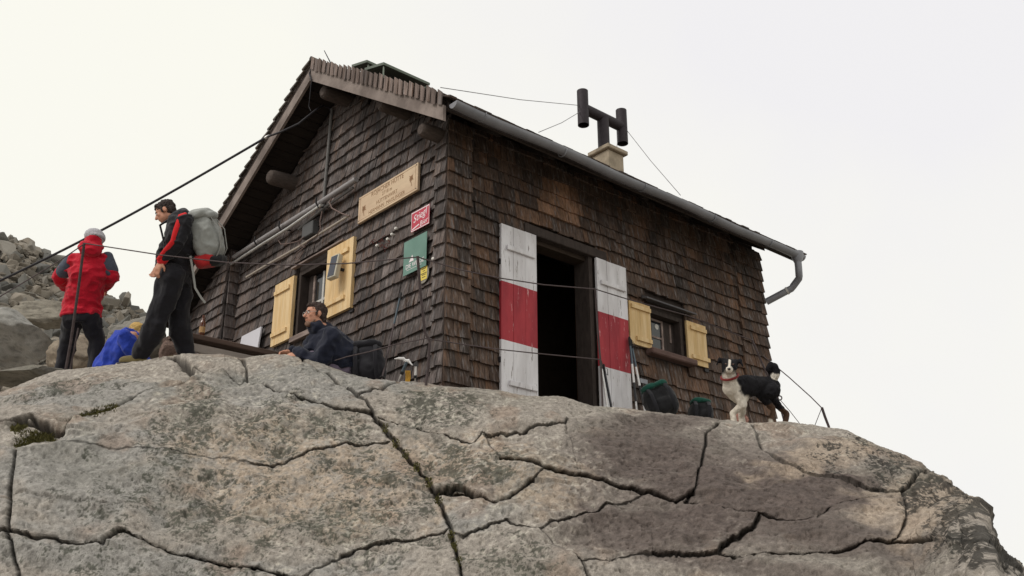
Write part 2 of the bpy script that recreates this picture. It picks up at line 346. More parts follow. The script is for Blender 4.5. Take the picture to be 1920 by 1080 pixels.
# cracks: polyline in the photograph, half width (m), depth (m), ledge height (m; + = the upper/far side stands proud)
CR = [
 ([(-60, 800), (0, 797), (25, 797), (60, 795), (95, 812), (115, 818), (150, 788), (220, 767), (275, 737), (320, 727), (350, 712), (360, 692), (345, 682), (330, 672), (322, 660)], .024, .10, .07),
 ([(345, 682), (380, 692), (415, 697), (452, 710), (462, 703), (462, 690), (455, 672), (452, 660)], .013, .045, .03),
 ([(462, 706), (475, 720), (520, 732), (575, 747), (625, 760), (695, 775)], .022, .08, .05),
 ([(560, 660), (570, 680), (615, 705), (670, 742), (700, 775)], .012, .06, .02),
 ([(670, 745), (710, 735), (745, 718), (752, 705)], .014, .06, .02),
 ([(695, 772), (715, 790), (740, 820), (775, 860), (805, 900), (830, 945), (845, 990)], .022, .10, -.01),
 ([(710, 782), (760, 792), (820, 810), (890, 825), (907, 805), (920, 812)], .016, .07, .05),
 ([(470, 860), (510, 857), (550, 845), (600, 835), (650, 825), (728, 815)], .009, .035, .015),
 ([(190, 1027), (222, 1003), (260, 1015), (300, 1025), (350, 1042), (400, 1052), (450, 1057), (500, 1070), (560, 1084), (600, 1118)], .03, .12, .05),
 ([(-60, 1003), (0, 1007), (50, 1012), (100, 1017), (190, 1027), (222, 1004)], .024, .10, .03),
 ([(95, 812), (60, 838), (30, 848), (22, 890), (17, 920), (15, 975), (12, 1009)], .022, .10, -.02),
 ([(640, 1040), (700, 1017), (750, 1007), (825, 997), (845, 990)], .014, .06, .03),
 ([(845, 990), (850, 1020), (860, 1055), (864, 1080), (870, 1118)], .024, .10, -.02),
 ([(807, 905), (816, 917), (830, 910), (870, 910), (890, 926), (925, 938), (960, 925), (1000, 897)], .02, .09, .08),
 ([(940, 858), (975, 860), (1025, 872), (1085, 890), (1160, 907), (1210, 920), (1270, 937), (1300, 925)], .028, .11, .05),
 ([(1352, 778), (1347, 795), (1325, 815), (1320, 845), (1310, 885), (1305, 920), (1285, 937), (1310, 942)], .014, .07, .0),
 ([(907, 812), (960, 805), (990, 800), (1035, 792), (1062, 790), (1070, 778)], .012, .05, .02),
 ([(1285, 937), (1310, 942), (1360, 955), (1420, 962), (1460, 966), (1535, 966), (1555, 950), (1585, 940), (1660, 922), (1690, 917), (1720, 890), (1755, 870)], .022, .06, .02),
 ([(1425, 963), (1415, 985), (1390, 1002), (1355, 1025), (1350, 1045)], .012, .06, .02),
 ([(1225, 1042), (1280, 1045), (1350, 1045), (1390, 1047), (1435, 1041), (1500, 1037), (1525, 1032), (1600, 1027), (1675, 1020), (1750, 1017)], .024, .08, .04),
 ([(1700, 975), (1690, 995), (1675, 1020)], .009, .04, .01),
 ([(1035, 975), (1085, 960), (1150, 942)], .009, .04, .02),
 ([(870, 1005), (950, 975), (960, 980), (1010, 990), (1035, 1007), (1065, 1027), (1090, 1050), (1120, 1118)], .010, .045, .01),
 ([(1062, 790), (1080, 845), (1087, 890)], .006, .02, .0),
 ([(30, 932), (100, 947), (210, 960)], .006, .015, .02),
 ([(8, 1010), (22, 1040), (35, 1075), (45, 1118)], .012, .06, .0),
 ([(1640, 838), (1660, 870), (1690, 917)], .006, .02, .0),
 ([(-60, 1118), (400, 1118), (900, 1118), (1400, 1118), (1960, 1118)], .02, .08, .0),
 ([(-25, 740), (-25, 900), (-25, 1118)], .02, .08, .0),
 ([(1150, 940), (1220, 1000), (1225, 1042)], .005, .015, .0),
 ([(28, 802), (60, 800), (95, 814), (112, 820)], .05, .17, .06),
 ([(816, 917), (830, 914), (870, 914), (890, 930)], .04, .14, .05),
 # hairlines joining the open ends
 ([(640, 1040), (600, 1062), (560, 1084)], .0086, .02, .0), ([(1000, 897), (1012, 885), (1025, 872)], .0086, .03, .0), ([(940, 858), (918, 832), (907, 810)], .0086, .02, .0),
 ([(1150, 942), (1190, 932), (1215, 921)], .0086, .02, .0), ([(1035, 975), (1020, 984), (1010, 990)], .0086, .02, .0), ([(870, 1005), (858, 1002), (847, 998)], .0086, .02, .0),
 ([(1225, 1042), (1150, 1052), (1091, 1051)], .0086, .02, .0), ([(1700, 975), (1698, 945), (1690, 917)], .0086, .02, .0), ([(1750, 1017), (1860, 1030), (1900, 1030)], .0086, .004, .0), ([(470, 860), (300, 850), (160, 845), (60, 838)], .0086, .012, .0),
 ([(1395, 778), (1425, 825), (1460, 852), (1520, 877), (1600, 900), (1690, 917)], .0086, .02, .01),
]
_vw = P - CAM; _vw /= np.linalg.norm(_vw, axis=-1, keepdims=True); _gz = -(NN * _vw).sum(-1)      # how squarely the face meets the approach slope
SHO = np.zeros(RR.shape); GR = np.zeros(RR.shape); STEP = np.zeros(RR.shape); CUT = np.full(RR.shape, 9.0); GAPC = np.zeros(RR.shape)
WOB = [0.6 + 0.8 * fbm(P.reshape(-1, 3), 3.0, 2, 60 + i).reshape(RR.shape) for i in range(3)]
for pts, wd, dp, st in CR:
    thin = wd <= .0085; wd, dp, st = (wd if thin else max(wd * 0.58, .0085)), dp * 0.9, st * 0.42
    q = []
    for (x0, y0), (x1, y1) in zip(pts[:-1], pts[1:]):
        n = max(2, int(math.hypot(x1 - x0, y1 - y0) / 5))
        for i in range(n): q.append((x0 + (x1 - x0) * i / n, y0 + (y1 - y0) * i / n))
    q.append(pts[-1]); q = np.array(q, float)
    jx = vnoise(np.stack([q[:, 0] / 14, q[:, 1] / 14, np.full(len(q), wd * 999)], -1), 5) - 0.5
    jy = vnoise(np.stack([q[:, 0] / 14, q[:, 1] / 14, np.full(len(q), wd * 499)], -1), 6) - 0.5
    q[1:-1, 0] += jx[1:-1] * 5; q[1:-1, 1] += jy[1:-1] * 5
    S = []
    for x, y in q: S.append(surf(x, y))
    S = np.array(S); ia = np.interp(S[:, 0], AZ, np.arange(NA))
    best = np.full(RR.shape, 9.0); sgn = np.zeros(RR.shape)
    Q3 = np.stack([CAM[0] + S[:, 1] * np.cos(-S[:, 0]), CAM[1] + S[:, 1] * np.sin(-S[:, 0]), Zr(S[:, 0], S[:, 1])], -1)
    L3 = max(wd * 6, 0.30 if abs(st) > 0 else 0.1)
    for k in range(len(S) - 1):
        A3, B3 = Q3[k], Q3[k + 1]; ab = B3 - A3; l2 = ab @ ab + 1e-9
        j0 = int(ia[k]); i0 = int(np.argmin(np.abs(RR[:, min(max(j0, 0), NA - 1)] - S[k, 1])))
        da = max(6, int((L3 + 0.06) / (0.00079 * S[k, 1]))); dr = max(6, int((L3 + 0.06) / 0.0064))
        s0, s1, c0, c1 = max(i0 - dr, 0), min(i0 + dr, NR), max(j0 - da, 0), min(j0 + da, NA)
        if s1 <= s0 or c1 <= c0: continue
        W = P[s0:s1, c0:c1] - A3; t = np.clip((W @ ab) / l2, 0, 1); dvec = W - t[..., None] * ab; d = np.sqrt((dvec**2).sum(-1))
        sub = best[s0:s1, c0:c1]; up = d < sub
        # side: + if further from the viewer than the crack
        side = np.sign(dvec[..., 0] * -TH[0] + dvec[..., 1] * -TH[1] + dvec[..., 2] * 0.8)
        sub[up] = d[up]; sgn[s0:s1, c0:c1][up] = side[up]
    wob = WOB[len(pts) % 3]
    ww = wd * wob * np.clip(.34 / np.maximum(_gz, .05), .8, 1.9)
    GR = np.maximum(GR, dp * (1.0 if thin else 1.25) * wob * np.exp(-(best / ww)**2 * 1.3)); SHO = np.maximum(SHO, 0.011 * np.exp(-best / 0.04) * min(1, dp / .05))
    if st: STEP += st * np.where(sgn > 0, 1.0, -0.25) * np.exp(-best / 0.26) * np.clip(best / (ww * 2.2), 0, 1)
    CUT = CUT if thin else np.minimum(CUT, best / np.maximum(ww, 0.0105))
# split the face along its cracks into slabs
cutf = np.maximum.reduce([CUT[:-1, :-1], CUT[1:, :-1], CUT[:-1, 1:], CUT[1:, 1:]])
open_ = (np.minimum.reduce([CUT[:-1, :-1], CUT[1:, :-1], CUT[:-1, 1:], CUT[1:, 1:]]) > 0.85)
rowspan = np.zeros_like(open_); rowspan[16:15 + 469 - 1] = True
open_ &= rowspan
lab = np.zeros(open_.shape, np.int32); nl = 0; sizes = [0]
lst = open_.tolist(); H_, W_ = open_.shape; lb = [[0] * W_ for _ in range(H_)]
for i in range(0, H_, 3):
    for j in range(0, W_, 3):
        if lst[i][j] and not lb[i][j]:
            nl += 1; lb[i][j] = nl; stack = [(i, j)]; cnt = 0
            while stack:
                y, x = stack.pop(); cnt += 1
                for yy, xx in ((y + 1, x), (y - 1, x), (y, x + 1), (y, x - 1)):
                    if 0 <= yy < H_ and 0 <= xx < W_ and lst[yy][xx] and not lb[yy][xx]: lb[yy][xx] = nl; stack.append((yy, xx))
            sizes.append(cnt)
lab = np.array(lb, np.int32)
slab_ids = [k for k in range(1, nl + 1) if 1500 < sizes[k]]
# every slab lies at its own slight angle
vl = np.zeros(RR.shape, np.int32); vl[:-1, :-1] = lab; vl[1:, 1:] = np.maximum(vl[1:, 1:], lab); vl[~np.isin(vl, slab_ids)] = 0
for _ in range(14):                                   # let the slabs meet in the middle of each crack
    for ax_, sh in ((0, 1), (0, -1), (1, 1), (1, -1)):
        r_ = np.roll(vl, sh, ax_); vl = np.where(vl == 0, r_, vl)
TILT = np.zeros(RR.shape); tr = np.random.default_rng(14)
for k in slab_ids:
    msk = vl == k; q = P[msk]; c = q.mean(0); t2 = tr.normal(0, 1, 2); t2 *= 0.075 / np.linalg.norm(t2) * tr.uniform(.7, 1.2)
    lim = .017 if -math.atan2(c[1] - CAM[1], c[0] - CAM[0]) < -.95 else .014
    if -math.atan2(c[1] - CAM[1], c[0] - CAM[0]) > -.53: t2 *= .15
    TILT[msk] = np.clip((q - c) @ RH * t2[0] + (q - c) @ -TH * t2[1] + tr.uniform(-.010, .010), -lim, lim)
Pf = P.reshape(-1, 3)
und = (fbm(Pf, 0.8, 3, 21) - 0.5) * 0.14 + (fbm(Pf * np.array([1, 1, 2.0]), 4.0, 4, 33) - 0.5) * 0.05 + (np.abs(fbm(Pf * np.array([1, 1, 1.5]), 2.2, 3, 36) - .5) - .1) * -.22
fine = (fbm(Pf, 26, 3, 44) - 0.5) * 0.016
pit = -0.012 * sstep(0.62, 0.72, fbm(Pf, 34, 2, 71))
edge = np.clip(np.abs(RR - prof(AZ)[1]) / 0.5, 0.35, 1.0).ravel()
_rt = sstep(-.52, -.43, AA).ravel() * sstep(-.10, .12, (RR - (prof(AZ)[0] + .55 * (prof(AZ)[1] - prof(AZ)[0]))).ravel() + (AA.ravel() + .43) * 6)
rough = _rt * ((fbm(Pf, 9, 4, 131, .6) - .5) * .13 - .05 * np.abs(fbm(Pf, 5, 2, 133) - .5))
disp = (rough + und * edge + fine + pit).reshape(RR.shape) - SHO + STEP + TILT * edge.reshape(RR.shape)
SLOT = -NN * (.45 + 1.0 * (1 - sstep(.22, .5, _gz)))[..., None] - TH * .75 + UP * .28; SLOT /= np.linalg.norm(SLOT, axis=-1, keepdims=True)      # cracks run back into the rock, under the slab above
P2 = P + NN * disp[..., None] + SLOT * GR[..., None]

# colour of the stone: warm granite, grey film, brown-violet water stains, dark lichen, painted crack shade
NP_ = [fbm(Pf, 5 + 0.7 * i, 3, 51 + i) - 0.5 for i in range(5)]
def pxmask(cx, cy, rx, ry, seed, soft=0.5, rag=1.3):
    s = surf3(cx, cy); e = surf3(cx + rx if cx < 1600 else cx - rx, cy); n = surf3(cx, cy + ry)
    u = e - s; v = n - s; Wd = Pf - s; g11, g12, g22 = u @ u, u @ v, v @ v; de = g11 * g22 - g12 * g12; bu, bv = Wd @ u, Wd @ v; uu = (g22 * bu - g12 * bv) / de; vv = (g11 * bv - g12 * bu) / de
    d = np.sqrt(uu**2 + vv**2) + NP_[seed % 5] * (rag if seed % 2 else -rag)
    return 1 - sstep(1 - soft, 1 + soft * 0.4, d)
n1 = fbm(Pf, 1.6, 4, 3); n2 = fbm(Pf, 9, 4, 4); n3 = fbm(Pf, 38, 3, 8); n4 = fbm(Pf, 17, 4, 12, 0.75); n5 = fbm(Pf * np.array([1, 1, 1.9]), 46, 3, 13, 0.62); n6 = fbm(Pf, 7.5, 3, 15)
stri = fbm(np.stack([Pf @ RH * 1.3, Pf[:, 2] * 16 + (Pf @ RH) * 1.2, Pf @ TH * .6], -1), 1.0, 4, 27)
base = np.array(srgb(164, 156, 146)); warm = np.array(srgb(188, 170, 150)); grey = np.array(srgb(158, 156, 151)); wet = np.array(srgb(97, 86, 81))
dark = np.array(srgb(62, 60, 56)); olive = np.array(srgb(84, 88, 74)); rust = np.array(srgb(150, 120, 98))
C = base[None] * (0.79 + 0.16 * n2 + .16 * n1 + .12 * (stri * (1 - _rt) + .5 * _rt))[:, None]
def mixc(C, col, m): return C * (1 - m[:, None]) + col[None] * m[:, None]
mw = np.maximum.reduce([pxmask(560, 880, 300, 130, 51), pxmask(860, 850, 160, 60, 52), pxmask(1010, 900, 120, 70, 53)])
C = mixc(C, warm, 0.75 * mw * sstep(0.35, 0.6, n4))
mg = np.maximum.reduce([pxmask(150, 900, 230, 130, 54), pxmask(300, 1060, 420, 45, 55), pxmask(620, 720, 200, 40, 57), pxmask(900, 960, 90, 40, 56), pxmask(560, 700, 180, 30, 58), pxmask(150, 730, 200, 40, 59)])
C = mixc(C, grey, 0.7 * mg)
wm = lambda *q: pxmask(*q, 0.6, 0.9)
ms = np.maximum.reduce([wm(1200, 845, 150, 80, 61), wm(1270, 905, 90, 40, 67), wm(1220, 1000, 230, 62, 62), wm(1300, 965, 150, 30, 60), wm(1470, 915, 230, 95, 63), .9 * wm(1560, 1000, 240, 55, 64), .85 * wm(1420, 1075, 360, 28, 65), wm(1240, 790, 130, 40, 66)])
wide = pxmask(1370, 905, 360, 190, 70, .7, .5)
C = mixc(C, wet * 1.12, .74 * wide); C = mixc(C, wet, 0.8 * ms * (.82 + .36 * stri)); ms = np.maximum(ms, .7 * wide); C *= (1 - 0.12 * ms * sstep(.45, .6, n2))[:, None]
C = mixc(C, rust, 0.35 * sstep(0.56, 0.7, fbm(Pf, 3.1, 4, 90)) * (1 - ms))
def lich(cx, cy, rx, ry, seed, thr):
    m_ = pxmask(cx, cy, rx, ry, seed, 0.9); return sstep(.06, .3, m_) * sstep(thr + .070 - .090 * m_, thr + .105 - .090 * m_, 0.62 * n5 + 0.38 * n6)
ml = np.maximum.reduce([lich(375, 765, 50, 50, 71, .47), lich(500, 790, 75, 75, 72, .485), lich(640, 800, 60, 30, 73, .50), lich(690, 900, 150, 80, 74, .51), lich(420, 950, 330, 120, 75, .545),
      lich(820, 765, 90, 45, 76, .44), lich(870, 870, 110, 45, 77, .475), lich(330, 830, 90, 60, 78, .49), lich(620, 1000, 220, 60, 79, .53), lich(130, 720, 130, 35, 80, .53), lich(300, 1060, 300, 30, 81, .54), lich(950, 1050, 120, 50, 82, .53)])
C = mixc(C, dark * 0.5 + olive * 0.5, 0.8 * ml * (1 - .8 * ms))
C = mixc(C, warm, 0.6 * np.maximum(pxmask(1760, 930, 150, 90, 68), pxmask(1560, 840, 110, 30, 69)))
mr = np.maximum.reduce([lich(1665, 865, 40, 45, 83, .455), lich(1740, 915, 55, 45, 84, .43), lich(1800, 965, 50, 50, 85, .42), lich(1845, 1030, 60, 50, 86, .42), lich(1790, 1020, 70, 50, 87, .50), lich(1590, 830, 60, 30, 88, .51)])
C = mixc(C, dark * 0.8, 0.88 * np.maximum(mr, _rt * sstep(.47, .53, .5 * n5 + .5 * n4)))
C = mixc(C, np.array(srgb(196, 190, 176)), 0.5 * sstep(0.60, 0.7, n3) * sstep(0.45, 0.6, n1) * (1 - .9 * ms))
C = mixc(C, dark, 0.22 * sstep(0.62, 0.68, fbm(Pf, 60, 2, 101)) * (1 - 0.75 * ms))
C = mixc(C, olive, 0.16 * sstep(0.5, 0.65, fbm(Pf, 2.3, 3, 14)) * (1 - ms))
C = mixc(C, dark * 0.55, 0.6 * (1 - sstep(0.5, 1.6, CUT.ravel())))          # shade painted dark into the cracks, along with soil and black crust
C = np.clip(C * 0.82 * (1 + .9 * (n3 - .5) + .5 * (n5 - .5))[:, None], 0.01, 0.8)
M_ROCK = material('granite', (0.3, 0.27, 0.22), 0.92, 0.2, noise=0.36, nscale=120, attr='col', bump=0.7, bscale=110)

idx = np.arange(NR * NA).reshape(NR, NA)
quads = np.stack([idx[:-1, :-1], idx[:-1, 1:], idx[1:, 1:], idx[1:, :-1]], -1).reshape(-1, 4)
labf = lab.ravel(); V2 = P2.reshape(-1, 3)
def submesh(name, fmask):
    q = quads[fmask]; used, inv = np.unique(q, return_inverse=True)
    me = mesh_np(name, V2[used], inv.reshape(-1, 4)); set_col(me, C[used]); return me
rest = ~np.isin(labf, slab_ids)
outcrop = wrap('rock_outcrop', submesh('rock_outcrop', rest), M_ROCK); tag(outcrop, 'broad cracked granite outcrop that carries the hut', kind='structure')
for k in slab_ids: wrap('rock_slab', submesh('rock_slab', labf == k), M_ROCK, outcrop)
print('slabs', len(slab_ids), [sizes[k] for k in slab_ids])

# far ground reaching the horizon, below and behind the outcrop
gv = []; gf = []; nrad = [0.5, 3, 8, 18, 40, 90, 200, 500, 1500, 6000]
for i, r in enumerate(nrad):
    for j in range(64):
        th = 2 * math.pi * j / 64; x, y = CAM[0] + r * math.cos(th), CAM[1] + r * math.sin(th)
        z = -4.7 - 0.10 * max(r - 4, 0)**0.9 + (float(fbm(np.array([[x, y, 0]]), 0.05, 3, 5)[0]) - 0.5) * min(r * 0.2, 30)
        gv.append((x, y, min(z, -4.75)))
for i in range(len(nrad) - 1):
    for j in range(64): gf.append((i * 64 + j, i * 64 + (j + 1) % 64, (i + 1) * 64 + (j + 1) % 64, (i + 1) * 64 + j))
gv.append((CAM[0], CAM[1], -4.8)); gf += []
me = bpy.data.meshes.new('terrain'); me.from_pydata(gv, [], gf + [(len(gv) - 1, j, (j + 1) % 64) for j in range(64)]); me.update()
M_SCREE = material('scree', srgb(128, 122, 112), 0.95, 0.2, noise=0.35, nscale=1.2, bump=0.8, bscale=3)
tag(wrap('terrain', me, M_SCREE), kind='structure')

# ------------------------------------------------------------------ scree hillside on the left
HS = [(-1500, 300), (-900, 310), (-420, 350), (-150, 398), (-60, 415), (0, 430), (45, 442), (80, 462), (110, 482), (160, 508), (200, 540), (235, 557), (275, 580), (310, 625), (345, 690), (400, 760)]
ha = []
for px, py in HS:
    v = ray(px, py); ha.append((-math.atan2(v[1], v[0]), v[2] / math.hypot(v[0], v[1])))
ha = np.array(ha)
def hill(a, t):                           # t 0 foot .. 1 crest
    te = np.interp(a, ha[:, 0], ha[:, 1]); r = 16 + 14 * t; e = (te - 0.006) * (0.35 + 0.65 * t**0.8)
    return np.stack([CAM[0] + r * np.cos(-a), CAM[1] + r * np.sin(-a), CAM[2] + r * e], -1)
na, nb = 280, 110
ga, gt = np.meshgrid(np.linspace(ha[0, 0], ha[-1, 0], na), np.concatenate([np.linspace(0, 1, nb - 12), np.linspace(1.02, 1.5, 12)]))
G = hill(ga.ravel(), np.minimum(gt.ravel(), 1.0)); over = np.maximum(gt.ravel() - 1, 0)
G[:, 2] -= over * 8; G[:, 0] += over * 6; G[:, 1] += over * 12
G[:, 2] += (fbm(G, 0.5, 4, 9) - 0.5) * 0.5 + (.25 - np.abs(fbm(G, 1.6, 4, 19) - 0.5)) * 0.9 - 0.2
hi_ = np.arange(na * nb).reshape(nb, na)
me = mesh_np('hillside', G, np.stack([hi_[:-1, :-1], hi_[:-1, 1:], hi_[1:, 1:], hi_[1:, :-1]], -1).reshape(-1, 4))
hc = np.array(srgb(124, 120, 112))[None] * (0.6 + 0.7 * fbm(G, 1.4, 4, 10))[:, None]; set_col(me, hc)
hillside = tag(wrap('hillside', me, M_ROCK), kind='structure')

def boulder_mesh(name, seed, sub=4, cuts=9, rough=0.10, tint=(140, 134, 124), dims=(1, 1, 1)):
    bm = bmesh.new(); bmesh.ops.create_icosphere(bm, subdivisions=sub, radius=1.0); rg = np.random.default_rng(seed)
    V = np.array([v.co[:] for v in bm.verts]); Fc = np.array([[q.index for q in f.verts] for f in bm.faces]); bm.free()
    for _ in range(cuts):
        n = rg.normal(size=3); n /= np.linalg.norm(n); d = rg.uniform(0.45, 0.82); s = V @ n
        V = V - np.maximum(s - d, 0)[:, None] * n
    ln = np.linalg.norm(V, axis=1, keepdims=True)
    V = V * (1 + rough * (fbm(V + seed, 2.6, 4, seed)[:, None] - 0.5) * 2)
    V = V * (1 + .05 * (fbm(V + seed, 11, 4, seed + 3)[:, None] - .5) - .05 * sstep(.56, .62, fbm(V * np.array([1, 1, 2.5]) + seed, 3.2, 2, seed + 5))[:, None]) * np.array(dims)
    me = mesh_np(name, V, Fc, smooth=sub >= 4)
    c = np.array(srgb(*tint))[None] * (0.55 + 0.8 * fbm(V + seed, 3.5, 4, seed + 2))[:, None]
    c = c * (1 - 0.35 * sstep(0.54, 0.66, fbm(V + 3 * seed, 16, 4, seed + 7, .7)))[:, None]
    set_col(me, np.clip(c, 0.01, 0.8)); me.materials.append(M_ROCK); return me
def stone_mesh(seed, tint):
    """angular block: hull of a few random points"""
    rq = np.random.default_rng(seed); bm = bmesh.new()
    for _ in range(13):
        v = rq.normal(size=3); v = np.sign(v) * np.abs(v)**.6; v /= np.linalg.norm(v); bm.verts.new(v * rq.uniform(.75, 1.1) * np.array([1, .8, .65]))
    r_ = bmesh.ops.convex_hull(bm, input=bm.verts[:]); bmesh.ops.delete(bm, geom=list({g for g in r_['geom_interior'] if isinstance(g, bmesh.types.BMVert)}), context='VERTS')
    bmesh.ops.bevel(bm, geom=bm.edges[:], offset=.035, segments=1, affect='EDGES'); bmesh.ops.triangulate(bm, faces=bm.faces[:])
    me = bpy.data.meshes.new('stone'); bm.to_mesh(me); bm.free(); n = len(me.vertices); V = np.array([q.co[:] for q in me.vertices])
    set_col(me, np.array(srgb(*tint))[None] * (.7 + .5 * fbm(V + seed, 2.5, 3, seed))[:, None]); me.materials.append(M_ROCK); return me
stone_meshes = [stone_mesh(100 + i, random.choice([(136, 131, 122), (120, 118, 112), (146, 139, 128), (104, 103, 99)])) for i in range(16)]
rg = np.random.default_rng(8)
vis0, vis1 = -math.atan2(ray(-60, 550)[1], ray(-60, 550)[0]), -math.atan2(ray(300, 600)[1], ray(300, 600)[0])
def stone_spec(n, lo, hi, a_lo=None):
    for _ in range(n):
        a = rg.uniform(vis0 if a_lo is None else a_lo, vis1); t = rg.uniform(0.03, 1.0)**0.8; s = rg.uniform(lo, hi) * rg.uniform(0.7, 1.35)
        yield hill(np.array([a]), np.array([t]))[0], s
for p, s in stone_spec(295, 0.13, 0.36):
    o = bpy.data.objects.new('stone', random.choice(stone_meshes)); finish(o, p + np.array([0, 0, s * 0.15]), hillside)
    o.scale = (s * rg.uniform(.8, 1.4), s * rg.uniform(.8, 1.4), s * rg.uniform(.5, .95)); o.rotation_euler = rg.uniform(0, 6.28, 3)
VV = []; FF = []; CC = []; n0 = 0
smd = []
for me in stone_meshes:
    v = np.array([q.co[:] for q in me.vertices]); f = np.array([q.vertices[:] for q in me.polygons]); smd.append((v, f))
wide0 = -math.atan2(ray(-1300, 550)[1], ray(-1300, 550)[0])
for p, s in list(stone_spec(2400, 0.04, 0.15)) + list(stone_spec(2600, 0.06, 0.36, wide0)):
    v, f = smd[rg.integers(len(smd))]; q = v * s * rg.uniform(.6, 1.3, 3); th = rg.uniform(0, 6.28)
    q = q @ np.array([[math.cos(th), -math.sin(th), 0], [math.sin(th), math.cos(th), 0], [0, 0, 1]]).T + p
    VV.append(q); FF.append(f + n0); n0 += len(v); CC.append(np.tile(np.array(srgb(140, 132, 120)) * rg.uniform(.5, 1.15), (len(v), 1)))
me = mesh_np('rubble', np.concatenate(VV), np.concatenate(FF), False); set_col(me, np.concatenate(CC))
tag(wrap('rubble', me, M_ROCK, hillside), kind='stuff')

def boulder(px, py, d, wpx, hpx, seed, label, tint, depth=0.8, rz=0.0, group=None):
    c = D(px, py, d); s = d / F; o = wrap('boulder', boulder_mesh('boulder', seed, 5, 12, 0.10, tint), M_ROCK)
    o.location = Vector(c); o.scale = (wpx * s / 2 * 1.15, wpx * s / 2 * depth, hpx * s / 2 * 1.15); o.rotation_euler = (0.1, 0.08, math.atan2(RH[1], RH[0]) + rz)
    WL[o.name] = c; return tag(o, label, 'boulder', group)
boulder(38, 640, 13.5, 165, 105, 31, 'big pale grey boulder at the left edge below the scree slope', (150, 148, 142), 0.9)
boulder(38, 707, 11.0, 190, 66, 32, 'flat dark-sided boulder lying behind the crest at the left edge', (120, 116, 106), 0.7)
boulder(150, 665, 13.0, 110, 90, 33, "boulder showing between the legs of the person in red", (150, 138, 122), 0.9)
boulder(255, 640, 14.0, 130, 100, 36, 'grey boulder behind the crouching person in blue', (128, 124, 116), 0.9)
boulder(322, 664, 10.6, 46, 58, 34, "squat reddish-brown stone between the backpacker's legs", (128, 108, 98), 0.8)
boulder(90, 590, 15.5, 120, 60, 37, 'low slab-like boulder at the foot of the scree behind the person in red', (140, 134, 122), 0.9)

# grass and moss in the cracks
gm = MB(); rg = np.random.default_rng(4)
def tuft(px, py, rx, ry, n, h, lift=-.02):
    for _ in range(n):
        a = rg.uniform(0, 6.28); q = math.sqrt(rg.uniform(0, 1)); s = surf3(px + rx * q * math.cos(a), py + ry * q * math.sin(a)) + np.array([0, 0, lift])
        hh = h * .55 * rg.uniform(0.4, 1.2); w_ = rg.uniform(0.003, 0.006); th = rg.uniform(0, 6.28); d = np.array([math.cos(th), math.sin(th), 0])
        ln = rg.normal(size=3) * np.array([.5, .5, .2]) * hh
        gm.add([s - d * w_, s + d * w_, s + d * w_ * .7 + ln * .4 + UP * hh * .6, s - d * w_ * .7 + ln * .4 + UP * hh * .6, s + ln + UP * hh * .9], [(0, 1, 2, 3), (3, 2, 4)], 0, tuple(np.array(srgb(88, 84, 50)) * rg.uniform(.5, 1.2)))
tuft(60, 832, 42, 15, 1600, .075, .005); tuft(35, 812, 16, 10, 350, .07, .005)
for x, y in ((135, 800), (150, 792), (170, 785), (190, 778), (210, 772)): tuft(x, y, 18, 8, 260, .065, .008)
for x, y in ((722, 800), (742, 828), (760, 848), (782, 872), (804, 902), (822, 935), (846, 1000), (852, 1022), (860, 1050)): tuft(x, y, 7, 10, 60, .035)
tag(gm.build('grass', material('grass', (.1, .12, .04), .9, .1, attr='col'), usecol=True), 'short yellow-green grass growing in the cracks of the slabs', 'grass', kind='stuff')

# ------------------------------------------------------------------ the hut
RX0, RX1 = -0.50, 5.72                      # verges
RDY, RDZ = 2.26, 4.68                       # ridge
EY, EZ = -0.574, 2.845                      # near eave
SLN = (RDZ - EZ) / (RDY - EY); SLF = 0.595  # near and far roof pitch (rise over run)
LY = 6.35; LZ = RDZ - SLF * (LY - RDY)      # far eave
WX = 5.42                                   # length of the eave wall
WY = 5.95                                   # width of the gable wall
def roof_z(y): return RDZ - SLN * (RDY - y) if y < RDY else RDZ - SLF * (y - RDY)
BASE = -1.0
DOOR = (1.16, 2.10, -1.0, 1.94); WIN = (3.06, 3.70, 0.985, 1.535); GWIN = (2.30, 3.06, 1.26, 2.13)

M_SH = shingle_material()
M_DARKW = material('dark_timber', srgb(62, 54, 50), .85, .25, noise=.4, nscale=22, stretch=(1, 1, .3), bump=.3)
M_BOARD = material('weathered_board', srgb(150, 134, 126), .85, .25, noise=.3, nscale=30, stretch=(1, .2, 1), bump=.12, color2=srgb(118, 104, 98))
M_BARGE = material('barge_board', srgb(142, 130, 123), .85, .25, noise=.2, nscale=16, stretch=(1, .5, .5), bump=.05, color2=srgb(112, 101, 95))
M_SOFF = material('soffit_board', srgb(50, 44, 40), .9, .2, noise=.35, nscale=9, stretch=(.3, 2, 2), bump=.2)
M_ZINC = material('zinc', srgb(140, 141, 146), .5, .5, noise=.15, nscale=6, metallic=.15, color2=srgb(124, 125, 130))
M_WHITE = material('white_paint', srgb(222, 220, 222), .65, .3, noise=.06, nscale=20, stretch=(1, 1, .25), wear=srgb(132, 124, 120), wthr=.60, wscale=13, wstretch=(2.4, 1, .35), bump=.35, color2=srgb(202, 199, 200))
M_RED = material('red_paint', srgb(168, 54, 62), .65, .3, noise=.12, nscale=20, stretch=(1, 1, .25), wear=srgb(206, 160, 160), wthr=.615, wscale=13, wstretch=(2.4, 1, .35), bump=.35, color2=srgb(148, 44, 54))
M_YEL = material('yellow_shutter', srgb(216, 188, 142), .65, .3, noise=.12, nscale=24, stretch=(2, 2, .2), color2=srgb(200, 168, 116), wear=srgb(150, 112, 66), wthr=.72, wscale=12, bump=.15)
M_PALE = material('fresh_pine', srgb(226, 198, 152), .6, .3, noise=.12, nscale=22, stretch=(2, 2, .2), color2=srgb(214, 180, 128), wear=srgb(168, 124, 74), wthr=.70, wscale=10, bump=.12)
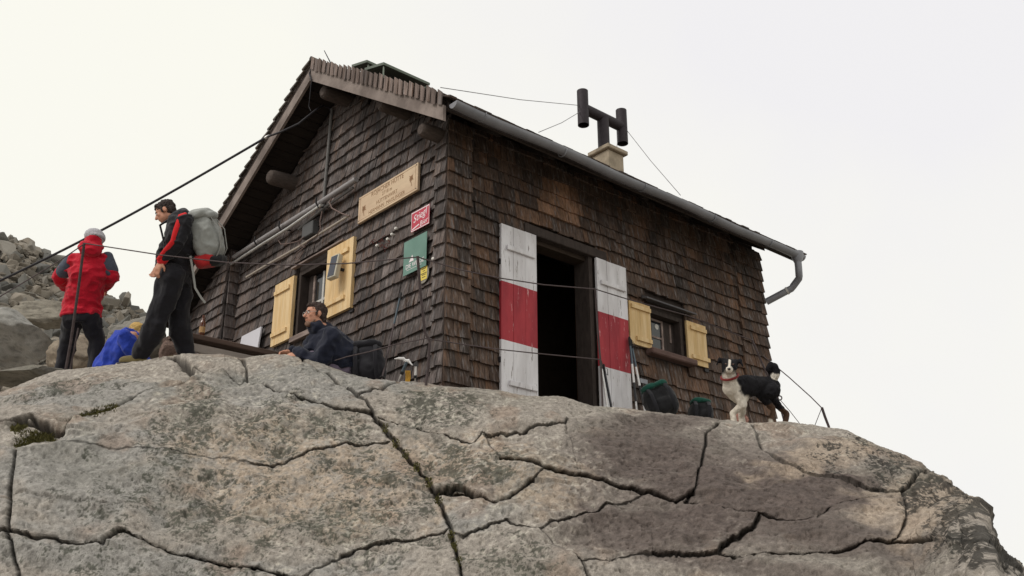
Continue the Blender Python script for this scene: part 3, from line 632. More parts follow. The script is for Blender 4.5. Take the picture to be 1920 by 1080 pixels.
M_IRON = material('black_iron', srgb(46, 44, 46), .6, .4, metallic=.4, noise=.2)
M_LOG = material('log_end', srgb(84, 75, 70), .9, .2, noise=.35, nscale=26, stretch=(.5, 2, 2), bump=.5)
M_INT = material('interior_boards', srgb(60, 50, 42), .9, .2, noise=.3, nscale=10)
M_GLASS = material('window_glass', (.02, .022, .025), .06, .6)
M_FRAMEW = material('window_frame_white', srgb(196, 194, 188), .6, .3, noise=.08)
M_SOOT = material('sooty_steel', srgb(52, 46, 50), .65, .4, metallic=.3, noise=.3, nscale=14)
M_RENDER = material('chimney_render', srgb(172, 158, 138), .92, .2, noise=.15, nscale=14, bump=.4, color2=srgb(150, 138, 120))

hut = thing('mountain_hut', (WX / 2, WY / 2, 0), 'small dark shingle-clad mountain hut standing on the rock outcrop', 'hut')

# wall cores with real openings
def wall_with_holes(mb, xs, zs, holes, place):
    xs = sorted(set(xs + [h[0] for h in holes] + [h[1] for h in holes])); zs = sorted(set(zs + [h[2] for h in holes] + [h[3] for h in holes]))
    for a, b in zip(xs[:-1], xs[1:]):
        for c, d in zip(zs[:-1], zs[1:]):
            if any(h[0] <= (a + b) / 2 <= h[1] and h[2] <= (c + d) / 2 <= h[3] for h in holes): continue
            place(mb, a, b, c, d)
ewall = MB()
wall_with_holes(ewall, [0.0, WX], [BASE, 3.09], [DOOR, WIN], lambda m, a, b, c, d: m.span((a, 0, c), (b, .16, d)))
eave_wall = ewall.build('eave_wall', M_DARKW, hut)
gwall = MB()
def gpl(m, a, b, c, d): m.span((0, a, c), (.16, b, d))
wall_with_holes(gwall, [0.16, WY], [BASE, 2.4], [GWIN], gpl)
pts = [(0.16, 2.4), (WY, 2.4), (WY, roof_z(WY) - .16), (RDY, RDZ - .16), (.16, roof_z(.16) - .16)]
n = len(pts)
gwall.add([(0, y, z) for y, z in pts] + [(.16, y, z) for y, z in pts], [tuple(range(n)), tuple(range(2 * n - 1, n - 1, -1))] + [(i, n + i, n + (i + 1) % n, (i + 1) % n) for i in range(n)])
gable_wall = gwall.build('gable_wall', M_DARKW, hut)
bw = MB(); bw.span((WX - .16, .16, BASE), (WX, WY, 2.4))
bw.add([(WX, y, z) for y, z in pts] + [(WX - .16, y, z) for y, z in pts], [tuple(range(n)), tuple(range(2 * n - 1, n - 1, -1))] + [(i, n + i, n + (i + 1) % n, (i + 1) % n) for i in range(n)])
bw.build('back_wall', M_DARKW, hut)
MB().span((.16, WY - .16, BASE), (WX - .16, WY, roof_z(WY) - .17)).build('far_wall', M_DARKW, hut)
MB().span((.17, .17, -.12), (WX - .17, WY - .17, -.04)).build('floor', M_INT, hut)
MB().span((.17, 1.5, -.04), (WX - .17, 1.56, 2.6)).build('inner_partition', M_INT, hut)

# corner casings of clad log ends (near corner, far end of the eave wall, far end of the gable)
PJ = 0.13
cw = MB(); cw.span((-PJ, -PJ, BASE), (0.15, -.001, 2.93)); cw.span((-PJ, 0, BASE), (-.001, .03, 2.93)); corner = cw.build('corner_casing', M_DARKW, hut)
P2J = .022
cw2 = MB(); cw2.span((4.92, -P2J, BASE), (WX + P2J, -.001, 2.98)); cw2.span((WX + .001, 0, BASE), (WX + P2J, .3, 2.98)); cw2.build('corner_casing', M_DARKW, hut)
cw3 = MB(); y0_, y1_ = 4.78, WY + .1
cw3.hexa([(-.2, y0_, BASE), (-.001, y0_, BASE), (-.001, y1_, BASE), (-.2, y1_, BASE), (-.2, y0_, roof_z(y0_) - .2), (-.001, y0_, roof_z(y0_) - .2), (-.001, y1_, roof_z(y1_) - .2), (-.2, y1_, roof_z(y1_) - .2)])
cw3.build('corner_casing', M_DARKW, hut)

# ---- wall shingles
SG = []                                       # (8 points, colour)
srg = np.random.default_rng(21)
def sh_color(kind, x, z):
    r = srg.uniform(); v = srg.normal(1, .2)
    if kind == 'eave':
        c = np.array(srgb(92, 76, 66)) if r < .62 else (np.array(srgb(106, 82, 66)) if r < .82 else np.array(srgb(80, 70, 64)))
        if 1.27 < x < 1.97 and 2.12 < z < 2.62: c = np.array(srgb(150, 116, 92))   # newer patch over the door
    else:
        c = np.array(srgb(96, 88, 85)) if r < .6 else (np.array(srgb(106, 95, 90)) if r < .8 else np.array(srgb(84, 78, 76)))
    return tuple(np.clip(c * (1.0 if kind == 'eave' else 1.12) * max(v, .5), .008, .5))
def clad(o, u, nrm, length, ztop, holes, kind, exp=.163, wob=True, zb=-.35, phase=0.0, wmax=.19):
    """courses of shingles on a wall: o corner, u along, nrm outward, ztop(s) upper limit"""
    o = np.array(o, float); u = np.array(u, float); nrm = np.array(nrm, float)
    k = 0; z = zb + phase
    while z < 5.2:
        s = 0.0
        while s < length - .012:
            wd = srg.uniform(.06, wmax); e = min(s + wd, length)
            if length - e < .04: e = length
            zz = z + (0.013 * math.sin(s * 1.7 + k * 1.9) + .006 * math.sin(s * 5.1 + k) if wob else 0) + srg.normal(0, .0045)
            cuts = [h for h in holes if h[2] - .02 < zz + .13 and zz + .02 < h[3]]
            a, b = s, e; skip = False
            for h in cuts:
                if a >= h[0] - .005 and b <= h[1] + .005: skip = True
                elif a < h[0] < b: b = h[0]
                elif a < h[1] < b: a = h[1]
            s = e
            top = min(ztop(a), ztop(b))
            if skip or b - a < .015 or zz + .03 > top: continue
            L_ = min(.30, top - zz); g = .0018
            low = [h for h in holes if h[0] - .01 < (a + b) / 2 < h[1] + .01 and zz < h[2] < zz + L_]
            for h in low: L_ = max(h[2] - zz, .04)
            t = srg.uniform(.026, .036); ob = .034 + srg.uniform(0, .006); ot = .004 + srg.uniform(0, .002)
            ot = ob + (ot - ob) * min(1, L_ / .30)
            dz0 = srg.normal(0, .0035); tw = srg.normal(0, .0025)
            p = lambda ss, h_, q: o + u * ss + nrm * h_ + np.array([0, 0, q])
            a2, b2 = a + g, b - g
            P8 = [p(a2, ob - t * .2 + tw, zz), p(b2, ob - t * .2 - tw, zz + dz0), p(b2, ob + t - .004 - tw, zz + dz0), p(a2, ob + t - .004 + tw, zz),
                  p(a2, ot, zz + L_), p(b2, ot, zz + L_), p(b2, ot + .004, zz + L_), p(a2, ot + .004, zz + L_)]
            SG.append((P8, sh_color(kind, o[0] + u[0] * (a + b) / 2, zz)))
        z += exp; k += 1
# eave wall between the casings
clad((.155, 0, 0), (1, 0, 0), (0, -1, 0), 4.755, lambda s: 3.04, [(DOOR[0] - .155 - .06, DOOR[1] - .155 + .06, -2, 2.10), (WIN[0] - .155 - .05, WIN[1] - .155 + .05, WIN[2] - .07, WIN[3] + .13)], 'eave')
clad((-PJ - .03, -PJ, 0), (1, 0, 0), (0, -1, 0), .32, lambda s: 2.90, [], 'eave', wob=False, wmax=.22)
clad((4.91, -P2J, 0), (1, 0, 0), (0, -1, 0), WX + P2J - 4.91 + .07, lambda s: 2.95, [], 'eave', wob=False, phase=.07)
# gable wall (s runs from the near corner to the left)
clad((0, .035, 0), (0, 1, 0), (-1, 0, 0), 4.74, lambda s: roof_z(s + .035) - .20, [(GWIN[0] - .035 - .05, GWIN[1] - .035 + .05, GWIN[2] - .06, GWIN[3] + .1)], 'gable', phase=.03)
clad((-PJ, -PJ - .028, 0), (0, 1, 0), (-1, 0, 0), .19, lambda s: 2.88, [], 'gable', wob=False, wmax=.16)
clad((-.2, 4.78 - .028, 0), (0, 1, 0), (-1, 0, 0), 1.28, lambda s: roof_z(s + 4.76) - .24, [], 'gable', phase=.05)
clad((-.2, 4.78, 0), (1, 0, 0), (0, -1, 0), .2, lambda s: roof_z(4.78) - .24, [], 'gable', wob=False, phase=.05)
ctr = np.array([np.mean(p[0], axis=0) for p in SG]); nrmf = []
rel = ctr - CAM; depth = rel @ FWD; pxs = PW / 2 + F * (rel @ ROT[:, 0]) / depth; pys = PH / 2 - F * (rel @ ROT[:, 1]) / depth
score = depth + np.where(pys > 715 + np.maximum(pxs - 830, 0) * .1, 50, 0) + np.where(ctr[:, 2] > 2.6, 2, 0)
near = set(np.argsort(score)[:300].tolist())
rest_e = MB(); rest_g = MB()
HX = [(3, 2, 1, 0), (4, 5, 6, 7), (0, 1, 5, 4), (1, 2, 6, 5), (2, 3, 7, 6), (3, 0, 4, 7)]
big = MB()
for i, (p8, c) in enumerate(SG):
    if i in near:
        par = corner if (ctr[i][0] < .16 and ctr[i][1] < .03) else (eave_wall if ctr[i][1] < .0 else gable_wall)
        MB().hexa(p8, 0, c).build('shingle', M_SH, par, usecol=True)
    else: big.hexa(p8, 0, c)
tag(big.build('wall_shingles', M_SH, hut, usecol=True), kind='stuff')
print('shingles', len(SG))

# ---- roof
def slab_roof(y0, z0, y1, z1, th):
    d = np.array([y1 - y0, z1 - z0]); d /= np.linalg.norm(d); nn = np.array([-d[1], d[0]]);
    if nn[1] < 0: nn = -nn
    a, b = np.array([y0, z0]), np.array([y1, z1]); m = MB()
    q = lambda x, p, o: (x, *(p + nn * o))
    m.hexa([q(RX0, a, -th), q(RX1, a, -th), q(RX1, b, -th), q(RX0, b, -th), q(RX0, a, -.05), q(RX1, a, -.05), q(RX1, b, -.05), q(RX0, b, -.05)])
    return m, d, nn
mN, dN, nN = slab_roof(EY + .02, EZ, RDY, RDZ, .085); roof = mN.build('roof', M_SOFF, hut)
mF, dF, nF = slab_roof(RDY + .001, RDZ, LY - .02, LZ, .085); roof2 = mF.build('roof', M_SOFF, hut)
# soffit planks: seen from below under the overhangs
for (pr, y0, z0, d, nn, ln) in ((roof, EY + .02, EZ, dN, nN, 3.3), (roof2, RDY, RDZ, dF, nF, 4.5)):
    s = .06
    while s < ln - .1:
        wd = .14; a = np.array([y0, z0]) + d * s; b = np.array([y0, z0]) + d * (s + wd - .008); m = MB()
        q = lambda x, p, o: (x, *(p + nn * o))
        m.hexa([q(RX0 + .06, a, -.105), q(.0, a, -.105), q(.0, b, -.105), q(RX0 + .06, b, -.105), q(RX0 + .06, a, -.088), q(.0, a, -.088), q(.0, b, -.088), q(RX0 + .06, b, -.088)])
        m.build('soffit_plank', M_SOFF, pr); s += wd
# roof shingles
rs = MB(); rrg = np.random.default_rng(3)
def roof_shingles(y0, z0, d, nn, ln):
    s = -.05
    while s < ln:
        x = RX0 - .03
        while x < RX1 + .02:
            wd = rrg.uniform(.08, .18); e = min(x + wd, RX1 + .03); a = np.array([y0, z0]) + d * (s + rrg.normal(0, .006)); b = a + d * min(.34, ln - s + .02)
            ob, ot = rrg.uniform(.008, .020), -.042; c = np.array(srgb(96, 86, 80)) * rrg.uniform(.6, 1.2)
            rs.hexa([(x + .002, *(a + nn * (ob - .02))), (e - .002, *(a + nn * (ob - .02))), (e - .002, *(b + nn * (ot - .004))), (x + .002, *(b + nn * (ot - .004))),
                     (x + .002, *(a + nn * ob)), (e - .002, *(a + nn * ob)), (e - .002, *(b + nn * ot)), (x + .002, *(b + nn * ot))], 0, tuple(c))
            x = e
        s += .155
dFu = -dF
roof_shingles(EY - .03, EZ - .03, dN, nN, 3.44)
roof_shingles(LY + .02, LZ - .02, dFu, nF, 4.78)
tag(rs.build('roof_shingles', M_SH, hut, usecol=True), kind='stuff')
rc = MB(); rc.tube([(RX0 - .05, RDY, RDZ + .02), (RX1 + .03, RDY, RDZ + .02)], .035, 6); rc.build('ridge_cap', M_DARKW, roof)

# ---- bargeboards with the row of short verge shingles on the near slope
def barge(y0, z0, d, nn, ln, top, bot, x0, x1, name, mat, par):
    m = MB(); a = np.array([y0, z0]); b = a + d * ln
    q = lambda x, p, o: (x, p[0], p[1] + o)
    m.hexa([q(x0, a, bot), q(x1, a, bot), q(x1, b, bot), q(x0, b, bot), q(x0, a, top), q(x1, a, top), q(x1, b, top), q(x0, b, top)]); return m.build(name, mat, par)
barge(EY + .01, EZ, dN, nN, 3.36, -.125, -.305, RX0 - .035, RX0, 'bargeboard', M_BARGE, roof)
barge(RDY + .004, RDZ, dF, nF, 4.75, -.125, -.30, RX0 - .035, RX0, 'bargeboard', M_BARGE, roof2)
barge(RDY + .004, RDZ, dF, nF, 4.72, -.02, -.125, RX0 - .02, RX0 + .01, 'verge_board', M_DARKW, roof2)
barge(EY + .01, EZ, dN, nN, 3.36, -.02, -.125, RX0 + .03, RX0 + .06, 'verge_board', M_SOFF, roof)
NT = 28; vr = np.random.default_rng(12)
for i in range(NT):
    s0 = 3.36 * i / NT; s1 = 3.36 * (i + 1) / NT - .038; a = np.array([EY + .02, EZ]) + dN * s0; b = np.array([EY + .02, EZ]) + dN * s1; tp = .045 + vr.uniform(-.012, .012); bt = -.14 + vr.uniform(-.012, .012); xo = vr.uniform(0, .012)
    tilt = .03
    P8 = [(RX0 - .056 - xo, a[0], a[1] + bt), (RX0 - .043 - xo, a[0], a[1] + bt), (RX0 - .043 - xo, b[0], b[1] + bt), (RX0 - .056 - xo, b[0], b[1] + bt),
          (RX0 - .050 - xo, a[0], a[1] + tp - .012), (RX0 - .036 - xo, a[0], a[1] + tp - .012), (RX0 - .036 - xo, b[0], b[1] + tp + .008), (RX0 - .050 - xo, b[0], b[1] + tp + .008)]
    MB().hexa(P8, 0, tuple(np.array(srgb(138, 122, 114)) * vr.uniform(.75, 1.15))).build('verge_shingle', M_SH, roof, usecol=True)
# stepped shingle edge on the far slope
for i in range(29):
    a = np.array([RDY + .0, RDZ]) + dF * (4.75 * i / 29); b = a + dF * .19
    x0, x1 = RX0 - .05 - vr.uniform(0, .015), RX0 + .10
    MB().hexa([(x0, *(a + nF * -.02)), (x1, *(a + nF * -.02)), (x1, *(b + nF * .015)), (x0, *(b + nF * .015)), (x0, *(a + nF * .0)), (x1, *(a + nF * .0)), (x1, *(b + nF * .055)), (x0, *(b + nF * .055))], 0,
              tuple(np.array(srgb(92, 86, 78)) * vr.uniform(.7, 1.15))).build('verge_shingle', M_SH, roof2, usecol=True)
# purlin log ends
for px, py, r in ((604, 170, .10), (712, 194, .085), (812, 226, .10), (503, 330, .105)):
    xe = .05
    c = on(px, py, x=-.43)
    if px == 812: c[1] = -.03; r = .085
    zt = roof_z(c[1]) - .27; c[2] = min(c[2], zt + .02); m = MB()
    m.tube([(xe, c[1], c[2] + .02), (-.2, c[1], c[2] + .01), (-.36, c[1], c[2]), (-.41, c[1], c[2] - .004), (-.43, c[1], c[2] - .005)], [r, r, r * .97, r * .86, r * .6], 16)
    m.build('purlin_end', M_LOG, gable_wall, smooth=True)
# eave fascia and rafters under the gutter
MB().span((RX0 + .03, EY + .02, EZ - .15), (RX1, EY + .05, EZ - .06)).build('eave_board', M_DARKW, roof)
x = .2
while x < 5.5:
    a = np.array([EY + .07, EZ]); b = np.array([.2, roof_z(.2) + 0.0]); m = MB()
    m.hexa([(x, a[0], a[1] - .17), (x + .09, a[0], a[1] - .17), (x + .09, b[0], b[1] - .2), (x, b[0], b[1] - .2), (x, a[0], a[1] - .09), (x + .09, a[0], a[1] - .09), (x + .09, b[0], b[1] - .12), (x, b[0], b[1] - .12)])
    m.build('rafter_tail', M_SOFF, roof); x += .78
# gutter: open half round channel
GY, GZ, GR_ = -.655, 2.735, .064
g = MB(); n = 12; xs = list(np.linspace(RX0 + .02, 5.62, 22)); Vg = []; Fg = []
for k, x in enumerate(xs):
    sag = -.012 * math.sin(k * .9) - .004 * (x - 2)**2 * .3
    for j in range(n + 1):
        th = math.pi + math.pi * j / n; Vg.append((x, GY + GR_ * math.cos(th), GZ + sag + GR_ * math.sin(th)))
    for j in range(n, -1, -1):
        th = math.pi + math.pi * j / n; Vg.append((x, GY + (GR_ - .005) * math.cos(th), GZ + sag + .001 + (GR_ - .005) * math.sin(th)))
w2 = 2 * (n + 1)
for k in range(len(xs) - 1):
    for j in range(w2): Fg.append((k * w2 + j, k * w2 + (j + 1) % w2, (k + 1) * w2 + (j + 1) % w2, (k + 1) * w2 + j))
g.add(Vg, Fg); g.add([Vg[j] for j in range(n + 1)], [tuple(range(n + 1))]); e0 = (len(xs) - 1) * w2; g.add([Vg[e0 + j] for j in range(n + 1)], [tuple(range(n + 1))])
gutter = g.build('gutter', M_ZINC, hut, smooth=True)
for x in (-.1, 1.05, 2.35, 3.65, 4.85):
    m = MB(); m.tube([(x, GY + (GR_ + .006) * math.cos(t), GZ - .008 + (GR_ + .006) * math.sin(t)) for t in np.linspace(math.pi, 2 * math.pi, 13)], .006, 6); m.build('gutter_bracket', M_ZINC, gutter)
m = MB(); A = on(1497, 486, y=-.655); x0 = A[0]
m.tube([(x0 - .02, GY, GZ + .02), (x0 - .02, GY, GZ - .06), (x0 - .02, GY, GZ - .13)], [(.088, .088), (.08, .08), (.05, .05)], 14); m.build('outlet_funnel', M_ZINC, gutter, smooth=True)
e1 = on(1498, 522, y=-.62); e2 = on(1484, 541, y=-.5); e3 = np.array([WX + .06, -.17, 2.02]); e3 = on(1437, 566, y=-.17)
m = MB(); m.tube([(x0 - .02, GY, GZ - .12), (x0 - .02, GY, GZ - .2), tuple((e1 + np.array([x0 - .02, GY, GZ - .3])) / 2), tuple(e1), tuple(e2 * .75 + e1 * .25), tuple(e2), tuple(e3)], .049, 14)
m.build('downpipe', M_ZINC, gutter, smooth=True)
v_ = (e3 - e2) / np.linalg.norm(e3 - e2); m = MB(); m.tube([e2 + v_ * .05, e2 + v_ * .075], .055, 14); m.build('pipe_collar', M_FRAMEW, gutter, smooth=True)

# ---- door: frame, lintel, inner leaf, interior, painted shutters
d0, d1, db, dt = DOOR
fr = MB(); fr.span((d0, -.035, -.3), (d0 + .05, .2, dt)); door_frame = fr.build('door_frame', M_DARKW, hut)
MB().span((d1 - .06, -.035, -.3), (d1, .2, dt)).build('jamb', M_DARKW, door_frame)
MB().span((d0 - .15, -.075, dt + .002), (d1 + .22, .0, dt + .115), ch=.008).build('lintel', M_DARKW, door_frame)
MB().span((d0 + .052, .02, dt - .05), (d1 - .062, .2, dt - .001)).build('head', M_INT, door_frame)
pp = on(1087, 600, y=.55)
MB().span((pp[0] - .03, .53, -.04), (pp[0] + .03, .6, 2.3), ch=.004).build('inner_post', material('inner_post', srgb(92, 66, 50), .8, .3, noise=.3, nscale=14, stretch=(1, 1, .2)), hut)
lf = MB(); lf.span((d1 + .02, .17, -.03), (d1 + .80, .21, dt - .06), ch=.004); lf = lf.build('door_leaf', material('door_leaf', srgb(70, 52, 40), .8, .3, noise=.3, nscale=14, stretch=(1, 1, .2)), hut)
MB().tube([(d1 + .7, .209, .92), (d1 + .7, .27, .92), (d1 + .6, .27, .92)], .012, 8).build('handle', M_IRON, lf)
def paint_plank(x0, x1, z0, z1, par, y=-.062, th=.032, bands=((.6, 1.256),)):
    m = MB(); zs = [z0, bands[0][0], bands[0][1], z1]
    for k in range(3): m.span((x0, y - th, zs[k]), (x1, y, zs[k + 1]), mi=1 if k == 1 else 0)
    return m.build('plank', [M_WHITE, M_RED], par)
def door_shutter(x0, x1, z1, bat, lab):
    b = MB(); b.span((x0 + .03, -.06, -.06), (x1 - .03, -.05, z1 - .03)); sh = b.build('door_shutter', M_WHITE, hut); sh['label'] = lab
    w_ = (x1 - x0) / 3
    for i in range(3):
        dz = srg.uniform(-.004, .004)
        paint_plank(x0 + i * w_ + .002, x0 + (i + 1) * w_ - .002, -.08, z1 + dz + .012 * i * 0, sh, y=-.0605 - .002 * (i % 2))
    for zb, a, b_, col in bat:
        m = MB(); m.span((x0 + a, -.122, zb), (x0 + b_, -.096, zb + .055), ch=.004); m.build('batten', M_WHITE, sh)
    for zb in (.35, 1.45):
        MB().span((x0 - .012 if x0 < 1 else x1 - .02, -.085, zb), (x0 + .02 if x0 < 1 else x1 + .012, -.045, zb + .06)).build('hinge', M_IRON, sh)
    return sh
door_shutter(.643, 1.160, 1.925, ((1.63, .07, .48, 0), (.115, .10, .49, 0)), 'red and white striped shutter left of the doorway')
door_shutter(2.115, 2.625, 1.925, ((1.60, .05, .47, 0),), 'red and white striped shutter right of the doorway')

# ---- small windows with yellow shutters
def window(name, mk, uv0, uv1, z0, z1, par):
    """mk(u, depth, z) -> world; u runs left to right in the picture"""
    def bar(a, b, dq, e, c, d, mat, nm, p):
        m = MB(); q = [mk(a, dq, c), mk(b, dq, c), mk(b, e, c), mk(a, e, c), mk(a, dq, d), mk(b, dq, d), mk(b, e, d), mk(a, e, d)]; m.hexa(q); return m.build(nm, mat, p)
    f = bar(uv0, uv0 + .05, -.03, .15, z0, z1, M_DARKW, name, par)
    bar(uv1 - .05, uv1, -.03, .15, z0, z1, M_DARKW, 'jamb', f); bar(uv0 + .051, uv1 - .051, -.028, .15, z1 - .05, z1, M_DARKW, 'head', f)
    return f, bar
fw, bar = window('window', lambda u, d, z: (u, d, z), WIN[0], WIN[1], WIN[2], WIN[3], hut)
u0, u1, um = WIN[0] + .12, WIN[0] + .36, WIN[0] + .40
bar(u0 - .03, u0, .075, .11, WIN[2] + .02, WIN[3] - .06, M_BOARD, 'casement', fw); bar(u1, u1 + .03, .075, .11, WIN[2] + .02, WIN[3] - .06, M_BOARD, 'casement', fw)
bar(u0, u1, .078, .108, 1.225, 1.25, M_BOARD, 'glazing_bar', fw); bar(u0, u1, .078, .108, WIN[3] - .085, WIN[3] - .06, M_BOARD, 'casement', fw)
bar(u0, u1, .09, .095, WIN[2] + .02, 1.224, M_GLASS, 'pane', fw); bar(u0, u1, .09, .095, 1.251, WIN[3] - .086, M_GLASS, 'pane', fw)
bar(u1 + .031, WIN[1] - .051, .08, .12, WIN[2] + .02, WIN[3] - .06, M_DARKW, 'casement', fw); bar(u1 + .15, u1 + .18, .072, .079, 1.22, 1.46, M_BOARD, 'casement', fw)
bar(u0 - .07, u0 - .032, .08, .12, WIN[2] + .01, WIN[3] - .06, M_DARKW, 'casement', fw)
st = MB(); st.tube([(u0 + .165, .089, 1.385), (u0 + .165, .086, 1.385)], .035, 20); st.build('round_sticker', M_FRAMEW, fw)
sl = MB(); sl.box(((WIN[0] + WIN[1]) / 2, -.10, WIN[2] - .035), (.84, .13, .075), ch=.014); sl.build('sill', material('sill', srgb(100, 80, 74), .85, .25, noise=.3, nscale=16, stretch=(.3, 1, 1), bump=.4), fw)
hd = MB(); hd.hexa([(WIN[0] - .14, -.15, 1.60), (WIN[1] + .16, -.15, 1.60), (WIN[1] + .16, -.0, 1.635), (WIN[0] - .14, -.0, 1.635), (WIN[0] - .14, -.15, 1.618), (WIN[1] + .16, -.15, 1.618), (WIN[1] + .16, .0, 1.70), (WIN[0] - .14, .0, 1.70)])
hd.build('hood_board', material('hood', srgb(92, 90, 92), .8, .3, noise=.2), fw)
def shutter(mk, a, b, z0, z1, th, par, mat, bats, nb=2, skew=0.0):
    m = MB(); q = lambda aa, bb, dd, ee, c, d: [mk(aa, dd, c), mk(bb, dd, c), mk(bb, ee, c), mk(aa, ee, c), mk(aa, dd, d), mk(bb, dd, d), mk(bb, ee, d), mk(aa, ee, d)]
    m.hexa(q(a + .02, b - .02, -.052, -.045, z0 + .02, z1 - .02)); sh = m.build('window_shutter', mat, par); wd = (b - a) / nb
    for i in range(nb): MB().hexa(q(a + i * wd + .0015, a + (i + 1) * wd - .0015, -.052 - th, -.0525, z0 + skew * i, z1 + skew * i)).build('plank', mat, sh)
    for zb, x0, x1 in bats: MB().hexa(q(a + x0, a + x1, -.052 - th - .024, -.0525 - th, zb, zb + .05)).build('batten', mat, sh)
    MB().hexa(q(b - .06, b + .02, -.07, -.05, z0 - .05, z0 - .012)).build('shutter_catch', M_IRON, sh)
    return sh
ek = lambda u, d, z: (u, d, z)
shutter(ek, 2.660, 3.040, .99, 1.535, .03, hut, M_YEL, ((1.045, .10, .37), (1.44, .03, .37)))
shutter(ek, 3.725, 4.105, .96, 1.515, .03, hut, M_YEL, ((1.03, .06, .40), (1.41, .06, .37)))
gk = lambda u, d, z: (d, -u, z)          # gable: u = -y
gwf, gbar = window('window', gk, -GWIN[1], -GWIN[0], GWIN[2], GWIN[3], hut)
U0, U1 = -GWIN[1] + .19, -GWIN[0] - .08
for a, b in ((U0, U0 + .04), (U1 - .04, U1), ((U0 + U1) / 2 - .02, (U0 + U1) / 2 + .02)): gbar(a, b, .07, .11, GWIN[2] + .04, GWIN[3] - .08, M_FRAMEW if a != U0 else M_BOARD, 'casement', gwf)
gbar(U0 + .041, (U0 + U1) / 2 - .021, .072, .108, 1.66, 1.69, M_FRAMEW, 'glazing_bar', gwf); gbar((U0 + U1) / 2 + .021, U1 - .041, .072, .108, 1.66, 1.69, M_FRAMEW, 'glazing_bar', gwf)
for a, b in ((U0 + .041, (U0 + U1) / 2 - .021), ((U0 + U1) / 2 + .021, U1 - .041)):
    gbar(a, b, .088, .093, GWIN[2] + .04, 1.659, M_GLASS, 'pane', gwf); gbar(a, b, .088, .093, 1.691, GWIN[3] - .08, M_GLASS, 'pane', gwf)
gbar(U0 - .10, U0 - .001, .07, .12, GWIN[2] + .02, GWIN[3] - .06, M_DARKW, 'casement', gwf)
cu = MB(); cu.hexa([gk(U0 + .1, .12, 1.7), gk(U0 + .24, .12, 1.72), gk(U0 + .24, .125, 1.72), gk(U0 + .1, .125, 1.7), gk(U0 + .08, .12, 2.03), gk(U0 + .24, .12, 2.03), gk(U0 + .24, .125, 2.03), gk(U0 + .08, .125, 2.03)]); cu.build('curtain', M_FRAMEW, gwf)
gbar(-GWIN[1] - .03, -GWIN[0] + .1, -.09, .0, GWIN[2] - .07, GWIN[2] - .005, M_BOARD, 'sill', gwf)
gbar(-GWIN[1] - .1, -GWIN[0] + .35, -.10, -.045, GWIN[3] + .065, GWIN[3] + .085, M_BOARD, 'hood_board', gwf)
shutter(gk, -3.555, -3.075, 1.245, 2.085, .045, hut, M_PALE, ((1.36, .02, .40), (1.93, .02, .40)), 2)
s2 = shutter(gk, -2.285, -1.705, 1.275, 2.165, .045, hut, M_PALE, ((1.41, .05, .46), (2.00, .22, .50)), 3)

# ---- chimney with its H-shaped flue cowl
CX, CY = on(1140, 300, y=2.0)[0], 2.0
ch = MB(); ch.span((CX - .175, CY - .175, 4.2), (CX + .175, CY + .175, 5.04), ch=.01); chim = ch.build('chimney', M_RENDER, hut)
cp = MB(); cp.span((CX - .23, CY - .23, 5.041), (CX + .23, CY + .23, 5.115), ch=.012); cp.build('chimney_cap', M_RENDER, chim)
lc, rc_ = on(1093, 203, y=2.0), on(1166, 238, y=2.0); zc = (lc[2] + rc_[2]) / 2; sx = on(1131, 240, y=2.0)[0]
MB().tube([(sx, CY, 5.10), (sx, CY, zc)], .095, 18).build('flue_pipe', M_SOOT, chim, smooth=True)
MB().tube([(lc[0], CY, zc), (rc_[0], CY, zc)], .085, 18).build('cross_pipe', M_SOOT, chim, smooth=True)
for q in (lc, rc_):
    m = MB(); m.tube([(q[0], CY, zc - .31), (q[0], CY, zc + .31)], .09, 20, cap=False); m.tube([(q[0], CY, zc + .31), (q[0], CY, zc - .31)], .084, 20, cap=False); m.build('cowl_pipe', M_SOOT, chim, smooth=True)

# ------------------------------------------------------------------ signs on the gable
GU, GV = (0, -1, 0), (0, 0, 1)             # reading direction and up on the gable
M_SIGN = material('sign_wood', srgb(212, 188, 158), .7, .3, noise=.10, nscale=16, stretch=(1, .25, 1), color2=srgb(198, 172, 144), bump=.1)
M_CARVE = material('burnt_lettering', srgb(146, 114, 86), .8, .2, noise=.2)
M_SIGNEDGE = material('sign_edge', srgb(122, 92, 58), .8, .2, noise=.15)
def plaque(name, yl, yr, zb, zt, x, th, mat, label, cat, ch=.004):
    m = MB(); m.span((x - th, yr, zb), (x, yl, zt), ch=ch); return tag(m.build(name, mat), label, cat)
XS = -.075
ns = plaque('name_board', 1.62, .438, 2.285, 2.625, XS, .035, M_SIGN, 'long pale wooden board with carved lettering high on the gable wall', 'sign')
yc, xf = 1.03, XS - .0352
for txt, z, sz, sq in (('ROJACHER HÜTTE', 2.565, .078, 1.0), ('2718 m', 2.492, .066, 1.0), ('HÜTTENWIRT', 2.418, .066, 1.0)):
    wrap('lettering', text_mesh(txt, sz, GU, GV, (xf, yc, z), .0012, squeeze=sq), M_CARVE, ns)
for txt, y in (('HERMANN', 1.235), ('MAISLINGER', .855)): wrap('lettering', text_mesh(txt, .066, GU, GV, (xf, y, 2.345), .0012), M_CARVE, ns)
